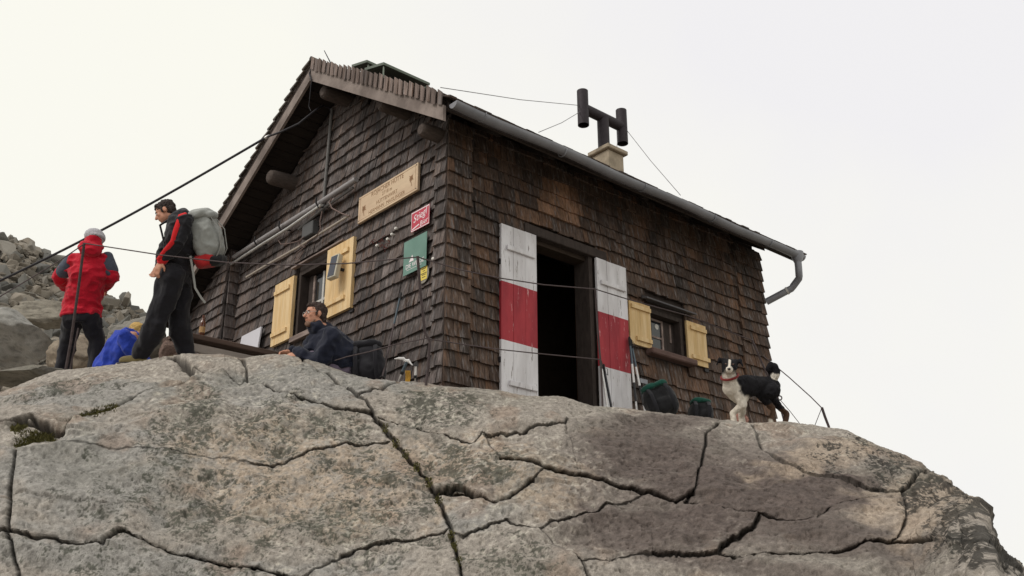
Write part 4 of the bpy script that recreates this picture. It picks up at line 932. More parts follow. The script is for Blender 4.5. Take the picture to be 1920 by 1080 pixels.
for k, (y, z) in enumerate(((1.50, 2.44), (.56, 2.47))):         # edelweiss emblems
    m = MB()
    for q in range(9):
        th = 2 * math.pi * q / 9 + .2; l = .055 if q % 2 else .04; dv_ = np.array([0, math.cos(th), math.sin(th)]); pv = np.array([0, -math.sin(th), math.cos(th)]); c = np.array([xf, y, z])
        m.add([c + dv_ * .008 + pv * .004, c + dv_ * l * .6 + pv * .010, c + dv_ * l, c + dv_ * l * .6 - pv * .010, c + dv_ * .008 - pv * .004], [(0, 1, 2, 3, 4)])
    for v in range(len(m.v)): m.v[v] = (m.v[v][0] - .0012, m.v[v][1], m.v[v][2])
    m.tube([(xf, y, z), (xf - .003, y, z)], .009, 8); m.tube([(xf - .001, y, z - .04), (xf - .001, y - .012, z - .095)], .003, 5); m.build('edelweiss_emblem', M_CARVE, ns)
for y, z in ((1.595, 2.31), (1.595, 2.60), (.463, 2.31), (.463, 2.60)): MB().tube([(xf + .001, y, z), (xf - .003, y, z)], .008, 8).build('screw', M_IRON, ns)
m = MB()
for a, b in (((1.575, 2.312), (.483, 2.312)), ((1.575, 2.598), (.483, 2.598))): m.span((xf - .0008, b[0], a[1] - .002), (xf, a[0], a[1] + .002))
for y in (1.577, .481): m.span((xf - .0009, y - .002, 2.312), (xf, y + .002, 2.598))
m.build('carved_border', M_CARVE, ns)

M_SRED = material('enamel_red', srgb(186, 34, 62), .35, .5, noise=.06, nscale=8); M_SWH = material('enamel_white', srgb(238, 226, 228), .4, .5)
rsn = plaque('beer_sign', .555, .225, 1.812, 2.045, XS - .012, .006, M_SRED, 'small red enamel sign with white script lettering near the corner', 'sign', .001)
xr = XS - .0185
wrap('lettering', text_mesh('Stiegl', .125, (0, -.985, .17), (0, .17, .985), (xr, .40, 1.965), .001, shear=.35, squeeze=.92), M_SWH, rsn)
wrap('lettering', text_mesh('Bier', .085, (0, -.99, .12), (0, .12, .99), (xr, .325, 1.865), .001, shear=.2), M_SWH, rsn)
m = MB(); m.span((xr - .0005, .229, 2.030), (xr, .551, 2.041)); m.span((xr - .0005, .229, 1.816), (xr, .551, 1.825)); m.span((xr - .0006, .545, 1.825), (xr, .551, 2.03)); m.span((xr - .0006, .229, 1.825), (xr, .235, 2.03))
m.hexa([(xr, .53, 1.83), (xr - .001, .53, 1.83), (xr - .001, .40, 1.86), (xr, .40, 1.86), (xr, .53, 1.845), (xr - .001, .53, 1.845), (xr - .001, .41, 1.872), (xr, .41, 1.872)]); m.build('sign_border', M_SWH, rsn)
M_SGR = material('enamel_green', srgb(84, 124, 110), .3, .5, noise=.08, nscale=5, color2=srgb(104, 142, 128))
gs = plaque('green_sign', .662, .248, 1.332, 1.728, XS - .02, .006, M_SGR, 'green enamel sign with white lettering below the red one', 'sign', .001)
xg = XS - .0265
wrap('lettering', text_mesh('DIE WEISSE', .072, (0, -1, 0), (0, 0, 1), (xg, .452, 1.418), .001, squeeze=.92), M_SWH, gs)
m = MB(); m.add([(xg - .001, .56, 1.462), (xg - .001, .47, 1.462), (xg - .001, .50, 1.535), (xg - .001, .525, 1.505)], [(0, 1, 2, 3)]); m.span((xg - .0008, .33, 1.376), (xg, .60, 1.380)); m.build('mountain_emblem', M_SWH, gs)
m = MB(); c = np.array([0, .315, 1.255])
m.tube([(XS - .005, c[1], c[2] + .0), (XS - .011, c[1], c[2])], .10, 24); yo = tag(m.build('round_plaque', material('plaque_grey', srgb(140, 134, 122), .6, .3, noise=.1)), 'small round grey plaque with a yellow label under the green sign', 'sign')
m = MB(); m.span((XS - .014, .245, 1.19), (XS - .0112, .355, 1.335)); m.build('yellow_label', material('label_yellow', srgb(226, 202, 96), .6, .3), yo)
for k, (z, a, b) in enumerate(((1.315, .26, .34), (1.29, .28, .32), (1.263, .25, .35), (1.247, .265, .335), (1.22, .27, .33))): MB().span((XS - .0148, a, z - .004), (XS - .0141, b, z + .004)).build('printed_line', M_IRON, yo)

# white insulator knobs on the wall
M_PORC = material('porcelain', srgb(226, 222, 214), .3, .5)
for px, py, lb in ((744.5, 429, 'highest white insulator of the row beside the red sign'), (737, 440, 'second white insulator down on the gable wall'), (729, 449, 'third white insulator down on the gable wall'), (709, 461, 'lowest white insulator of the row, next to the dark twigs'), (814.5, 486, 'single white insulator beside the green sign at the corner')):
    p = on(px, py, x=-.06 if px < 800 else -.17); m = MB(); m.tube([p + np.array([.03, 0, 0]), p, p + np.array([-.02, 0, 0]), p + np.array([-.03, 0, 0])], [.010, .016, .019, .012], 10); tag(m.build('porcelain_insulator', M_PORC, smooth=True), lb, 'insulator', 'white insulators on the gable wall')
m = MB(); rr_ = random.Random(3)
for k in range(16):
    a = on(690 + rr_.uniform(0, 42), 455 + rr_.uniform(-6, 10), x=-.065); b = a + np.array([-.01, rr_.uniform(-.08, .08), rr_.uniform(-.07, .05)]); m.tube([a, (a + b) / 2 + np.array([-.012, 0, .01]), b], .004, 5)
tag(m.build('dried_twigs', material('twigs', srgb(96, 52, 46), .9, .2, noise=.3)), 'bundle of dark reddish twigs pinned to the gable wall', 'twigs')

# solar lamp on the right-hand pale shutter
sc_ = on(628, 501, x=-.20); sl_ = thing('solar_lamp', sc_ - np.array([0, 0, .15]), 'small solar lamp fixed to the pale shutter', 'lamp')
M_LCASE = material('lamp_case', srgb(196, 190, 172), .5, .4); M_PV = material('solar_cell', srgb(28, 34, 52), .25, .6, noise=.2, nscale=40)
fa = np.array([-.97, -.12, .16]); fa /= np.linalg.norm(fa); fu = np.cross(fa, [0, 0, 1.]); fu /= np.linalg.norm(fu); fv = np.cross(fu, fa); A3 = np.array([fu, fv, fa])
MB().box(sc_, (.15, .31, .07), A3, ch=.008).build('case', M_LCASE, sl_)
MB().box(sc_ + fa * .0365, (.115, .275, .004), A3).build('solar_cell', M_PV, sl_)
MB().tube([sc_ - fa * .03, np.array([-.09, sc_[1] - .03, sc_[2] - .02])], .02, 8).build('bracket', M_IRON, sl_)

# conduit, junction box, poles stored on brackets across the gable
M_ALU = material('aluminium', srgb(206, 204, 200), .35, .5, metallic=.6, noise=.1); M_GPOLE = material('grey_pole', srgb(150, 146, 146), .6, .4, noise=.2, nscale=12, stretch=(1, .3, 1))
M_GREYP = material('grey_plastic', srgb(110, 108, 106), .6, .3)
def gpath(pts, x): return [on(a, b, x=x) for a, b in pts]
m = MB(); m.tube(gpath([(622, 205), (619, 240), (614, 300), (609, 352), (605, 400)], -.075), .022, 10); tag(m.build('conduit_pipe', M_GREYP, smooth=True), 'grey vertical conduit pipe running up the gable wall', 'pipe')
m = MB(); m.tube(gpath([(421, 494), (500, 443), (590, 387), (668, 336)], -.16), .034, 10); tag(m.build('storage_pole', M_GPOLE, smooth=True), 'thick grey wooden pole, uppermost of those hung across the gable', 'pole', 'poles hung across the gable')
m = MB(); m.tube(gpath([(428, 499), (490, 459), (540, 428), (603, 384)], -.19), .020, 10); tag(m.build('storage_pole', M_ALU, smooth=True), 'bright aluminium pole just under the thick grey one', 'pole', 'poles hung across the gable')
m = MB(); m.tube(gpath([(462, 520), (500, 497), (560, 463), (655, 404)], -.13), .015, 8); tag(m.build('storage_pole', material('pale_rod', srgb(168, 158, 146), .7, .3, noise=.15), smooth=True), 'thin pale rod, lowest of those hung across the gable', 'pole', 'poles hung across the gable')
m = MB(); m.tube(gpath([(560, 430), (610, 388), (662, 352)], -.12), .017, 8); tag(m.build('storage_pole', M_GREYP, smooth=True), 'short dull metal pole behind the bright aluminium one', 'pole', 'poles hung across the gable')
for px, py, lb in ((487, 452, 'iron wall bracket at the left end of the hung poles'), (533, 424, 'iron wall bracket holding the hung poles in the middle'), (603, 380, 'iron wall bracket where the conduit meets the hung poles')):
    p = on(px, py, x=-.16); m = MB(); m.tube([(-.03, p[1], p[2] - .02), (-.13, p[1], p[2] - .05), (-.20, p[1], p[2] - .075), (-.235, p[1], p[2] - .03), (-.235, p[1], p[2] + .045)], .011, 8); tag(m.build('wall_bracket', M_IRON, smooth=True), lb, 'bracket', 'brackets of the hung poles')
p = on(582, 432, x=-.09); m = MB(); m.box(p, (.10, .26, .19), ch=.01); tag(m.build('junction_box', material('box_grey', srgb(84, 84, 84), .6, .3)), 'grey junction box on the gable under the hung poles', 'box')
for pts, x, r, lb in (([(622, 372), (618, 380), (622, 390), (640, 400), (655, 405)], -.16, .009, 'brown cable looping right of the conduit among the poles'),
                      ([(604, 396), (600, 415), (601, 430), (594, 442), (578, 452), (570, 462), (560, 458), (565, 448)], -.17, .008, 'pale cable hanging in a loop below the junction box'),
                      ([(570, 470), (560, 487), (552, 486), (556, 475), (572, 462)], -.17, .007, 'small cable loop above the left pale shutter'),
                      ([(520, 448), (527, 458), (545, 456), (560, 452), (570, 444)], -.15, .007, 'dark slack cable left of the junction box')):
    m = MB(); m.tube(gpath(pts, x), r, 6); tag(m.build('loose_cable', material('cable_brown', srgb(116, 98, 92), .7, .3), smooth=True), lb, 'cable', 'loose cables on the gable')
# power cable into the gable
M_CABLE = material('black_cable', srgb(44, 42, 46), .6, .3)
pA = on(500, 257, x=-.62); far = D(-260, 640, 13.0); P_ = []
for i in range(25):
    t = i / 24; q = far + (pA - far) * t; P_.append(q - UP * .16 * math.sin(math.pi * t))
m = MB(); m.tube(P_, .016, 8); pc = tag(m.build('power_cable', M_CABLE, smooth=True), 'thick black cable rising from the left edge to the gable', 'cable')
m = MB(); m.tube([pA + np.array([0, 0, .0]), on(530, 246, x=-.6), on(560, 232, x=-.5), on(592, 206, x=-.35), on(606, 198, x=-.2), on(618, 203, x=-.1), on(621, 216, x=-.08)], .013, 8); m.build('cable_tail', M_CABLE, pc, smooth=True)
m = MB(); m.sup(pA, (.05, .022, .022), np.array([(pA - far) / np.linalg.norm(pA - far), np.cross(UP, (pA - far)) / np.linalg.norm(np.cross(UP, pA - far)), UP]), n=12); m.build('cable_clamp', M_ALU, pc, smooth=True)
pk = on(584, 150, x=-.56); m = MB(); m.tube([pk, on(580, 138, x=-.55), on(588, 118, x=-.5)], .010, 6); m.tube([pk, on(579, 200, x=-.52), on(583, 208, x=-.5)], .006, 6); tag(m.build('ridge_wire', M_CABLE), 'short twisted wire at the gable peak', 'wire')

# roof gear: antenna rod, raised solar panels, guy wires of the cowl
m = MB(); m.tube([on(622, 122, x=.25), on(608, 95, x=.25)], [.010, .006], 6); tag(m.build('antenna_rod', M_IRON), 'thin antenna rod sticking up behind the gable peak', 'antenna')
M_PFR = material('panel_frame', srgb(96, 104, 92), .5, .4, metallic=.3)
def panel(p0, p1, ylen, slope, label):
    """p0,p1 front lower edge; panel rises away from the eave with its own slope"""
    th_ = thing('solar_collector', (p0 + p1) / 2 - UP * .2, label, 'solar panel', 'solar panels on the roof'); d = np.array([0, ylen, ylen * slope]); u = (p1 - p0)
    q = [p0, p1, p1 + d, p0 + d]; m = MB(); m.hexa([*(a - UP * .035 for a in q), *q]); m.build('panel_body', M_PFR, th_)
    m = MB(); ins = [p0 + u * .02 + d * .04, p1 - u * .02 + d * .04, p1 - u * .02 + d * .96, p0 + u * .02 + d * .96]; m.hexa([*(a + UP * .001 for a in ins), *(a + UP * .004 for a in ins)]); m.build('cells', M_PV, th_)
    for t in (.04, .96):
        for e in (.08, .9):
            a = p0 + u * t + d * e - UP * .036; b = np.array([a[0], a[1], roof_z(a[1]) - .02]); MB().tube([b, a], .012, 6).build('strut', M_PFR, th_)
    return th_
fa_ = on(719, 123, y=1.05); fb_ = on(806, 162, y=1.05); fa_[2] += .05; fb_[2] = fa_[2]; panel(fa_, fb_, .42, .30, 'raised solar panel nearest the eave, over the verge shingles')
fa_ = on(688, 112, y=1.62); fb_ = fa_ + np.array([1.1, 0, 0]); panel(fa_, fb_, .36, .30, 'raised solar panel nearest the ridge, seen behind the other')
M_WIRE = material('steel_wire', srgb(120, 118, 120), .6, .4, metallic=.3)
T1 = np.array([lc[0] - .08, CY, lc[2] + .02]); T2 = np.array([rc_[0] + .09, CY, rc_[2] - .0])
for a, b, lb in ((T1, on(826, 164, y=.4), 'long guy wire from the cowl towards the gable end'), (T1 - UP * .12, on(1010, 248, y=.3), 'short guy wire from the cowl down to the eave'), (T2, on(1276, 366, y=.2), 'guy wire running down right of the chimney'), (np.array([rc_[0] - .1, CY, rc_[2] - .1]), np.array([CX + .1, CY - .1, 5.12]), 'stay wire between the cowl and the chimney cap')):
    m = MB(); m.tube([a, (a + b) / 2 - UP * .03, b], .005, 5); tag(m.build('guy_wire', M_WIRE), lb, 'wire', 'guy wires of the chimney cowl')

# ------------------------------------------------------------------ railing stakes and wires along the crest
M_STAKE = material('rusty_stake', srgb(84, 74, 74), .75, .3, metallic=.3, noise=.3)
def stake(pts, d, r, label, ring=None):
    P_ = [D(x, y, d) for x, y in pts]; g = ground(P_[-1][0], P_[-1][1]); P_.append(np.array([P_[-1][0], P_[-1][1], min(g, P_[-1][2]) - .12]))
    m = MB(); m.tube(P_, r, 8); o = tag(m.build('railing_stake', M_STAKE, smooth=True), label, 'stake', 'iron stakes of the wire railing')
    if ring is not None:
        c = D(*ring, d); m = MB(); m.tube([c + (RH * math.cos(t) + UP * math.sin(t)) * .022 for t in np.linspace(0, 2 * math.pi, 17)], .007, 6); m.build('ring', M_STAKE, o, smooth=True)
    return P_
d1_, d2_, d3_, d4_, d5_ = 10.0, 8.95, 9.3, 10.6, 10.2
s1 = stake([(158, 456), (147, 540), (133, 640), (122, 700)], d1_, .014, 'rusty iron stake standing in front of the person in red')
m = MB(); m.tube([D(147, 615, d1_ + .05), D(138, 660, d1_ + .02), D(130, 698, d1_)], .009, 6); tag(m.build('stake_brace', M_STAKE), 'thin dark brace rod beside the stake of the person in red', 'rod')
s2 = stake([(783, 480), (788, 545), (797, 624), (806, 640), (803, 690), (799, 716)], d2_, .013, 'bent iron stake in front of the green sign at the corner')
s3 = stake([(1116, 541), (1121, 620), (1127, 690), (1130, 762)], d3_, .009, 'thin iron stake at the right edge of the doorway')
s4 = stake([(1410, 637), (1432, 688), (1458, 745), (1472, 795)], d4_, .011, 'leaning iron stake with a ring behind the dog', (1462, 746))
s5 = stake([(1541, 764), (1547, 782), (1554, 800)], d5_, .014, 'short iron stake at the far right end of the railing')
def wire(pts, label, r=.0055):
    P_ = []
    for k in range(len(pts) - 1):
        (x0, y0, q0), (x1, y1, q1) = pts[k], pts[k + 1]
        for i in range(6): t = i / 6; P_.append(D(x0 + (x1 - x0) * t, y0 + (y1 - y0) * t, q0 + (q1 - q0) * t))
    P_.append(D(*pts[-1])); m = MB(); m.tube(P_, r, 6); tag(m.build('railing_wire', M_STAKE, smooth=True), label, 'wire', 'wires of the railing')
wire([(157, 458, d1_), (110, 490, 9.8), (0, 556, 9.4), (-150, 650, 9.0)], 'railing wire running off the left edge below the thick cable')
wire([(157, 456, d1_), (300, 478, 9.55), (425, 492, 9.45), (540, 497, 9.3), (650, 494, 9.15), (783, 482, d2_)], 'railing wire between the stake by the person in red and the corner', .006)
wire([(783, 482, d2_), (860, 505, 9.0), (935, 521, 9.05), (1020, 534, 9.1), (1116, 542, d3_)], 'railing wire passing in front of the doorway at upper height', .006)
wire([(1116, 542, d3_), (1180, 562, 9.6), (1290, 592, 10.05), (1410, 638, d4_)], 'railing wire passing in front of the yellow-shuttered window', .006)
wire([(806, 636, d2_), (870, 646, 9.0), (935, 655, 9.05), (1020, 664, 9.1), (1124, 674, d3_)], 'lower railing wire crossing the doorway')
wire([(806, 633, d2_), (740, 646, 9.0), (690, 660, 9.1), (650, 669, 9.2), (628, 676, 9.25)], 'lower railing wire running behind the seated man')
wire([(1432, 668, d4_), (1480, 708, 10.45), (1520, 744, 10.3), (1541, 765, d5_)], 'railing wire sloping down right of the hut to the last stake')
wire([(1463, 750, d4_), (1482, 772, 10.45), (1503, 799, 10.3)], 'slack wire from the ringed stake down to the rock', .004)
wire([(1540, 767, d5_), (1534, 782, d5_), (1527, 800, d5_)], 'thin stay wire at the foot of the last stake', .004)

# ------------------------------------------------------------------ people
M_SKIN = material('skin', srgb(196, 142, 116), .55, .35, noise=.06, nscale=30)
M_HAIR = material('dark_hair', srgb(46, 36, 32), .7, .3, noise=.3, nscale=60); M_HAIRB = material('brown_hair', srgb(58, 44, 38), .7, .3, noise=.3, nscale=60)
def cloth(name, rgb, noise=.12, rough=.85): return material(name, srgb(*rgb), rough, .2, noise=noise, nscale=45, bump=.12, bscale=120, sheen=.15)
M_REDJ = cloth('red_jacket', (186, 22, 44)); M_SLATE = cloth('slate_fabric', (72, 78, 90)); M_BLACK = cloth('black_fabric', (30, 29, 34)); M_BLKJ = cloth('black_jacket', (28, 27, 32), .1, .7)
M_STRIPE = cloth('red_stripe', (208, 36, 40)); M_NAVY = cloth('navy_jacket', (25, 29, 45), .1, .75); M_LILAC = cloth('lilac_trousers', (116, 104, 120)); M_BLUE = cloth('blue_fleece', (42, 66, 168))
M_BEANIE = cloth('beanie_grey', (176, 174, 178)); M_BOOT = cloth('boot_leather', (112, 100, 66)); M_SOLE = cloth('sole', (40, 38, 38)); M_WHT = cloth('white_of_eye', (225, 220, 212)); M_EYE = material('iris', srgb(34, 26, 22), .3, .5)
def V3(*a): return np.array(a, float)
def nrm(v): return v / (np.linalg.norm(v) + 1e-9)
def hand(mb, wrist, direc, palmn, side=1, curl=.5, s=1.0):
    """palm, four unequal curled fingers and a thumb; palmn = way the palm faces, side = where the thumb is"""
    d = nrm(direc); n = nrm(palmn - d * (palmn @ d)); t = np.cross(n, d) * side
    palm = wrist + d * .045 * s; mb.sup(palm + d * .005, (.040 * s, .052 * s, .017 * s), np.array([t, d, n]), .8, 14)
    mb.capsule(wrist - d * .03, .027 * s, wrist + d * .02 * s, .026 * s)
    for k, (o, ln) in enumerate(((.030, .070), (.010, .080), (-.010, .074), (-.029, .058))):
        b = wrist + d * .090 * s + t * o * s; c1 = curl * .7; q1 = b + (d * math.cos(c1) + n * math.sin(c1)) * ln * .5 * s; c2 = curl * 1.9; q2 = q1 + (d * math.cos(c2) + n * math.sin(c2)) * ln * .5 * s
        mb.capsule(b - d * .015, .0105 * s, q1, .0095 * s, 8); mb.capsule(q1, .0095 * s, q2, .008 * s, 8)
    b = wrist + d * .03 * s + t * .034 * s; q1 = b + (d * .6 + t * .65 + n * .4) * .035 * s; q2 = q1 + (d * .8 + t * .15 + n * .55) * .03 * s
    mb.capsule(b, .013 * s, q1, .0115 * s, 8); mb.capsule(q1, .0115 * s, q2, .009 * s, 8)
def head(mb, c, f, up, s=1.0):
    """skull, jaw, brow, nose, lips, ears; c = middle of the head, f = facing"""
    f = nrm(f); up = nrm(up - f * (up @ f)); r = np.cross(f, up); A = np.array([r, f, up]); P_ = lambda x, y, z: c + (r * x + f * y + up * z) * s
    mb.sup(P_(0, -.015, .025), (.075 * s, .095 * s, .090 * s), A); mb.sup(P_(0, .025, -.045), (.060 * s, .068 * s, .070 * s), A); mb.sup(P_(0, .052, -.085), (.036 * s, .034 * s, .028 * s), A, n=12)
    mb.capsule(P_(0, .083, .012), .010 * s, P_(0, .108, -.028), .015 * s, 8); mb.capsule(P_(-.035, .074, .022), .012 * s, P_(.035, .074, .022), .012 * s, 8)
    mb.capsule(P_(-.018, .086, -.060), .008 * s, P_(.018, .086, -.060), .008 * s, 8); mb.capsule(P_(-.042, .062, -.022), .02 * s, P_(.042, .062, -.022), .02 * s, 8)
    for q in (-1, 1): mb.sup(P_(.078 * q, -.012, -.008), (.012 * s, .022 * s, .033 * s), A, n=12)
    return P_, A
def face_bits(P_, A, s, par, brow):
    for q in (-1, 1):
        m = MB(); m.sup(P_(.031 * q, .078, .000), (.014 * s, .010 * s, .008 * s), A, n=10); m.build('eye', M_WHT, par, smooth=True)
        m = MB(); m.sup(P_(.031 * q, .086, .000), (.006 * s, .004 * s, .006 * s), A, n=8); m.build('iris', M_EYE, par, smooth=True)
        m = MB(); m.capsule(P_(.014 * q, .088, .020), .005 * s, P_(.048 * q, .078, .022), .004 * s, 6); m.build('eyebrow', brow, par, smooth=True)
def hair_cap(mb, P_, A, s, front=.02, low=-.05, th=.012):
    mb.sup(P_(0, -.030, .042), ((.073 + th) * s, (.090 + th) * s, (.078 + th) * s), A)
    mb.sup(P_(0, -.060, -.015), (.078 * s, .058 * s, .080 * s), A); mb.sup(P_(0, .035, .085), (.060 * s, .045 * s, .030 * s), A, n=12)
    for q in (-1, 1): mb.capsule(P_(.072 * q, .012, .03), .016 * s, P_(.074 * q, .016, -.022), .008 * s, 8)
def boot(mb, ankle, toe, s=1.0):
    d = nrm((toe - ankle) * V3(1, 1, 0)); z = ankle[2] - .085; b = V3(ankle[0], ankle[1], z)
    A = np.array([np.cross(d, UP), d, UP]); mb.sup(b + d * .07 + UP * .045, (.048, .145, .048), A, .75, 16); mb.sup(b + d * .13 + UP * .04, (.05, .085, .042), A, .8, 14)
    mb.capsule(b + UP * .06, .055, b + UP * .16, .056)
def sole(mb, ankle, toe):
    d = nrm((toe - ankle) * V3(1, 1, 0)); b = V3(ankle[0], ankle[1], ankle[2] - .085); A = np.array([np.cross(d, UP), d, UP]); mb.sup(b + d * .075 + UP * .004, (.053, .155, .014), A, .6, 18)
def limb(mb, pts, rr, ell=1.0, side=None):
    for k in range(len(pts) - 1): mb.capsule(pts[k], rr[k], pts[k + 1], rr[k + 1], 16, ell, side)

# --- person in red, seen from behind
dR = 11.35; hR = D(178, 452, dR); feet = [D(117, 700, dR + .05), D(183, 694, dR - .05)]
pl = D(152, 592, dR); fw_ = -TH * .96 + RH * .28
shL, shR = D(138, 490, dR), D(198, 487, dR + .05); elL, elR = D(109, 520, dR + .06), D(212, 520, dR + .04); wrL, wrR = D(128, 540, dR + .32), D(196, 540, dR + .34)
for i in (0, 1):
    g = ground(feet[i][0], feet[i][1]); feet[i][2] = g
an = [f + UP * .09 for f in feet]; kn = [D(127, 640, dR + .10), D(180, 638, dR + .05)]; hp = [pl - RH * .09, pl + RH * .10]
B = MB(); Ph, Ah = head(B, hR, fw_ * .85 - UP * .35, UP, 1.0); neck = (shL + shR) / 2 + UP * .05
B.capsule(neck, .055, hR - UP * .05, .052); B.capsule((shL + shR) / 2 - UP * .10, .15, pl + UP * .06, .13, 18, .7, RH)
limb(B, [shL, elL, wrL], [.05, .042, .032]); limb(B, [shR, elR, wrR], [.05, .042, .032]); hand(B, wrL, fw_ + RH * .5, UP * -.3 - fw_, -1, .7); hand(B, wrR, fw_ - RH * .5, UP * -.3 - fw_, 1, .7)
for i in (0, 1): limb(B, [hp[i], kn[i], an[i]], [.085, .058, .042]); B.sup(feet[i] + fw_ * .06 + UP * .05, (.04, .12, .04), np.array([np.cross(fw_, UP), fw_, UP]), .8)
red = wrap('person', blob(B, .009, 3), M_SKIN); tag(red, 'person in a red jacket and grey beanie seen from behind', 'person')
J = MB(); up_ = (shL + shR) / 2
J.tube([up_ + UP * .075, up_ + UP * .05, up_ - UP * .02, up_ - UP * .16, (up_ + pl) / 2, pl + UP * .12, pl + UP * .03, pl - UP * .02], [(.07, .07), (.15, .10), (.205, .135), (.215, .15), (.205, .15), (.215, .16), (.225, .165), (.22, .16)], 24, side=RH)
limb(J, [shL + RH * .01, elL, wrL + fw_ * -.02], [.085, .072, .058]); limb(J, [shR - RH * .01, elR, wrR - fw_ * .02], [.085, .072, .058])
J.sup(hR - UP * .115 - fw_ * .055, (.125, .10, .085), np.array([RH, fw_, UP]), .9); J.capsule(hR - UP * .09 - fw_ * .04, .10, hR - UP * .01 - fw_ * .035, .085)
jk = wrap('jacket', blob(J, .009, 4, .026, 10, 3, (1, 1, 1.5)), M_REDJ, red)
for a, b, sgn in ((shL, elL, -1), (shR, elR, 1)):
    S = MB(); limb(S, [a + UP * .03 + RH * .02 * sgn, a + (b - a) * .35, a + (b - a) * .62], [.066, .092, .088]); wrap('sleeve_panel', blob(S, .010, 3, .010, 11, 7), M_SLATE, jk)
S = MB(); S.tube([neck - UP * .06 - fw_ * .12 + UP * .08, neck - fw_ * .125 - UP * .02], .02, 8); T = MB()
T.tube([pl + UP * .08, pl - UP * .02, pl - UP * .10], [(.17, .12), (.185, .14), (.17, .13)], 20, side=RH)
for i in (0, 1): limb(T, [hp[i] - UP * .02, kn[i], an[i] + UP * .02], [.118, .092, .082])
wrap('trousers', blob(T, .010, 4, .028, 8, 5, (1, 1, .8)), M_BLACK, red)
H = MB(); H.sup(hR + UP * .048 - fw_ * .012, (.097, .112, .098), np.array([RH, fw_, UP])); H.tube([hR + UP * .028 - fw_ * .0, hR + UP * .058], [(.105, .118), (.102, .115)], 20, side=RH); wrap('beanie', blob(H, .008, 4, .004, 30, 3, (3, 3, .3)), M_BEANIE, red)
for i in (0, 1):
    m = MB(); boot(m, an[i], an[i] + fw_); b = wrap('boot', blob(m, .009, 3), M_SOLE, red)

# --- young man in black with a red stripe, looking down
dH = 10.25; f_h = nrm(-RH * .93 - TH * .05); hH = D(309, 398, dH)
feet = [D(262, 680, dH - .12), D(349, 674, dH + .10)]
for i in (0, 1): feet[i][2] = ground(feet[i][0], feet[i][1])
an = [f + UP * .09 for f in feet]; kn = [D(294, 604, dH - .14), D(334, 610, dH + .08)]; hp = [D(322, 516, dH - .10), D(336, 516, dH + .10)]; pl = (hp[0] + hp[1]) / 2
shN, shF = D(347, 414, dH - .17), D(338, 412, dH + .17); elN, elF = D(333, 457, dH - .24), D(312, 462, dH + .22); wrN, wrF = D(303, 490, dH - .20), D(298, 498, dH + .16)
B = MB(); fh = nrm(f_h * .86 - UP * .52 + TH * .12); Ph, Ah = head(B, hH, fh, UP, .97); up_ = (shN + shF) / 2; neck = up_ + UP * .05
B.capsule(neck, .055, hH - UP * .045 - f_h * .02, .052); B.capsule(up_ - UP * .12, .13, pl + UP * .05, .12, 18, .8, TH)
limb(B, [shN, elN, wrN], [.05, .042, .030]); limb(B, [shF, elF, wrF], [.05, .042, .030]); hand(B, wrN, -UP * .9 + f_h * .35, nrm(f_h * -.4 + -TH * .9), -1, .55, 1.08); hand(B, wrF, -UP * .9 + f_h * .35, nrm(TH), 1, .55)
for i in (0, 1): limb(B, [hp[i], kn[i], an[i]], [.085, .058, .042]); B.sup(feet[i] + f_h * .06 + UP * .05, (.04, .12, .04), np.array([np.cross(f_h, UP), f_h, UP]), .8)
hik = wrap('person', blob(B, .008, 2), M_SKIN); tag(hik, 'young man in black jacket with a red sleeve stripe, looking down', 'person'); face_bits(Ph, Ah, .97, hik, M_HAIR)
m = MB(); hair_cap(m, Ph, Ah, .97, th=.012); wrap('hair', blob(m, .006, 1, .012, 55, 4), M_HAIR, hik)
J = MB(); J.tube([up_ + UP * .085 + f_h * .03, up_ + UP * .045, up_ - UP * .03, up_ - UP * .16, (up_ + pl) / 2 - f_h * .02, pl + UP * .12, pl + UP * .02, pl - UP * .02], [(.072, .07), (.14, .10), (.195, .13), (.20, .15), (.19, .15), (.185, .16), (.19, .165), (.19, .165)], 24, side=TH)
limb(J, [shN, elN, wrN + (elN - wrN) * .04], [.082, .070, .048]); limb(J, [shF, elF, wrF], [.082, .070, .048])
jk = wrap('jacket', blob(J, .009, 4, .024, 10, 13, (1, 1, 1.4)), M_BLKJ, hik)
S = MB(); off = TH * .055 + f_h * .03
SP = [shN + UP * .072 + TH * .005 + f_h * .0, shN + off * 1.0 + UP * .03, (shN + elN) / 2 + off * 1.15, elN + off * 1.0, (elN + wrN) / 2 + off * .9, wrN + off * .75]
S.tube(SP, [(.016, .022), (.016, .026), (.016, .026), (.016, .026), (.016, .024), (.016, .02)], 10, side=TH); S.build('sleeve_stripe', M_STRIPE, jk, smooth=True)
m = MB(); limb(m, [wrN + (elN - wrN) * .12, wrN + (elN - wrN) * .02], [.050, .048]); wrap('cuff', blob(m, .008, 3), M_STRIPE, jk)
m = MB(); m.tube([wrN - (elN - wrN) * .03, wrN - (elN - wrN) * .09], .036, 14); m.build('wristwatch', M_ALU, hik, smooth=True)
T = MB(); T.tube([pl + UP * .10, pl, pl - UP * .10], [(.165, .125), (.18, .15), (.165, .14)], 20, side=TH)
limb(T, [hp[0] - UP * .02, kn[0], an[0] + UP * .03], [.138, .108, .086]); limb(T, [hp[1] - UP * .02, kn[1], an[1] + UP * .03], [.138, .108, .086]); wrap('trousers', blob(T, .010, 4, .032, 7.5, 15, (1, 1, .85)), M_BLACK, hik)
for i, dr_ in ((0, f_h), (1, f_h * .8 + TH * .3)):
    m = MB(); boot(m, an[i], an[i] + dr_); b = wrap('boot', blob(m, .009, 3), M_BOOT, hik); m = MB(); sole(m, an[i], an[i] + dr_); m.build('sole', M_SOLE, b, smooth=True)

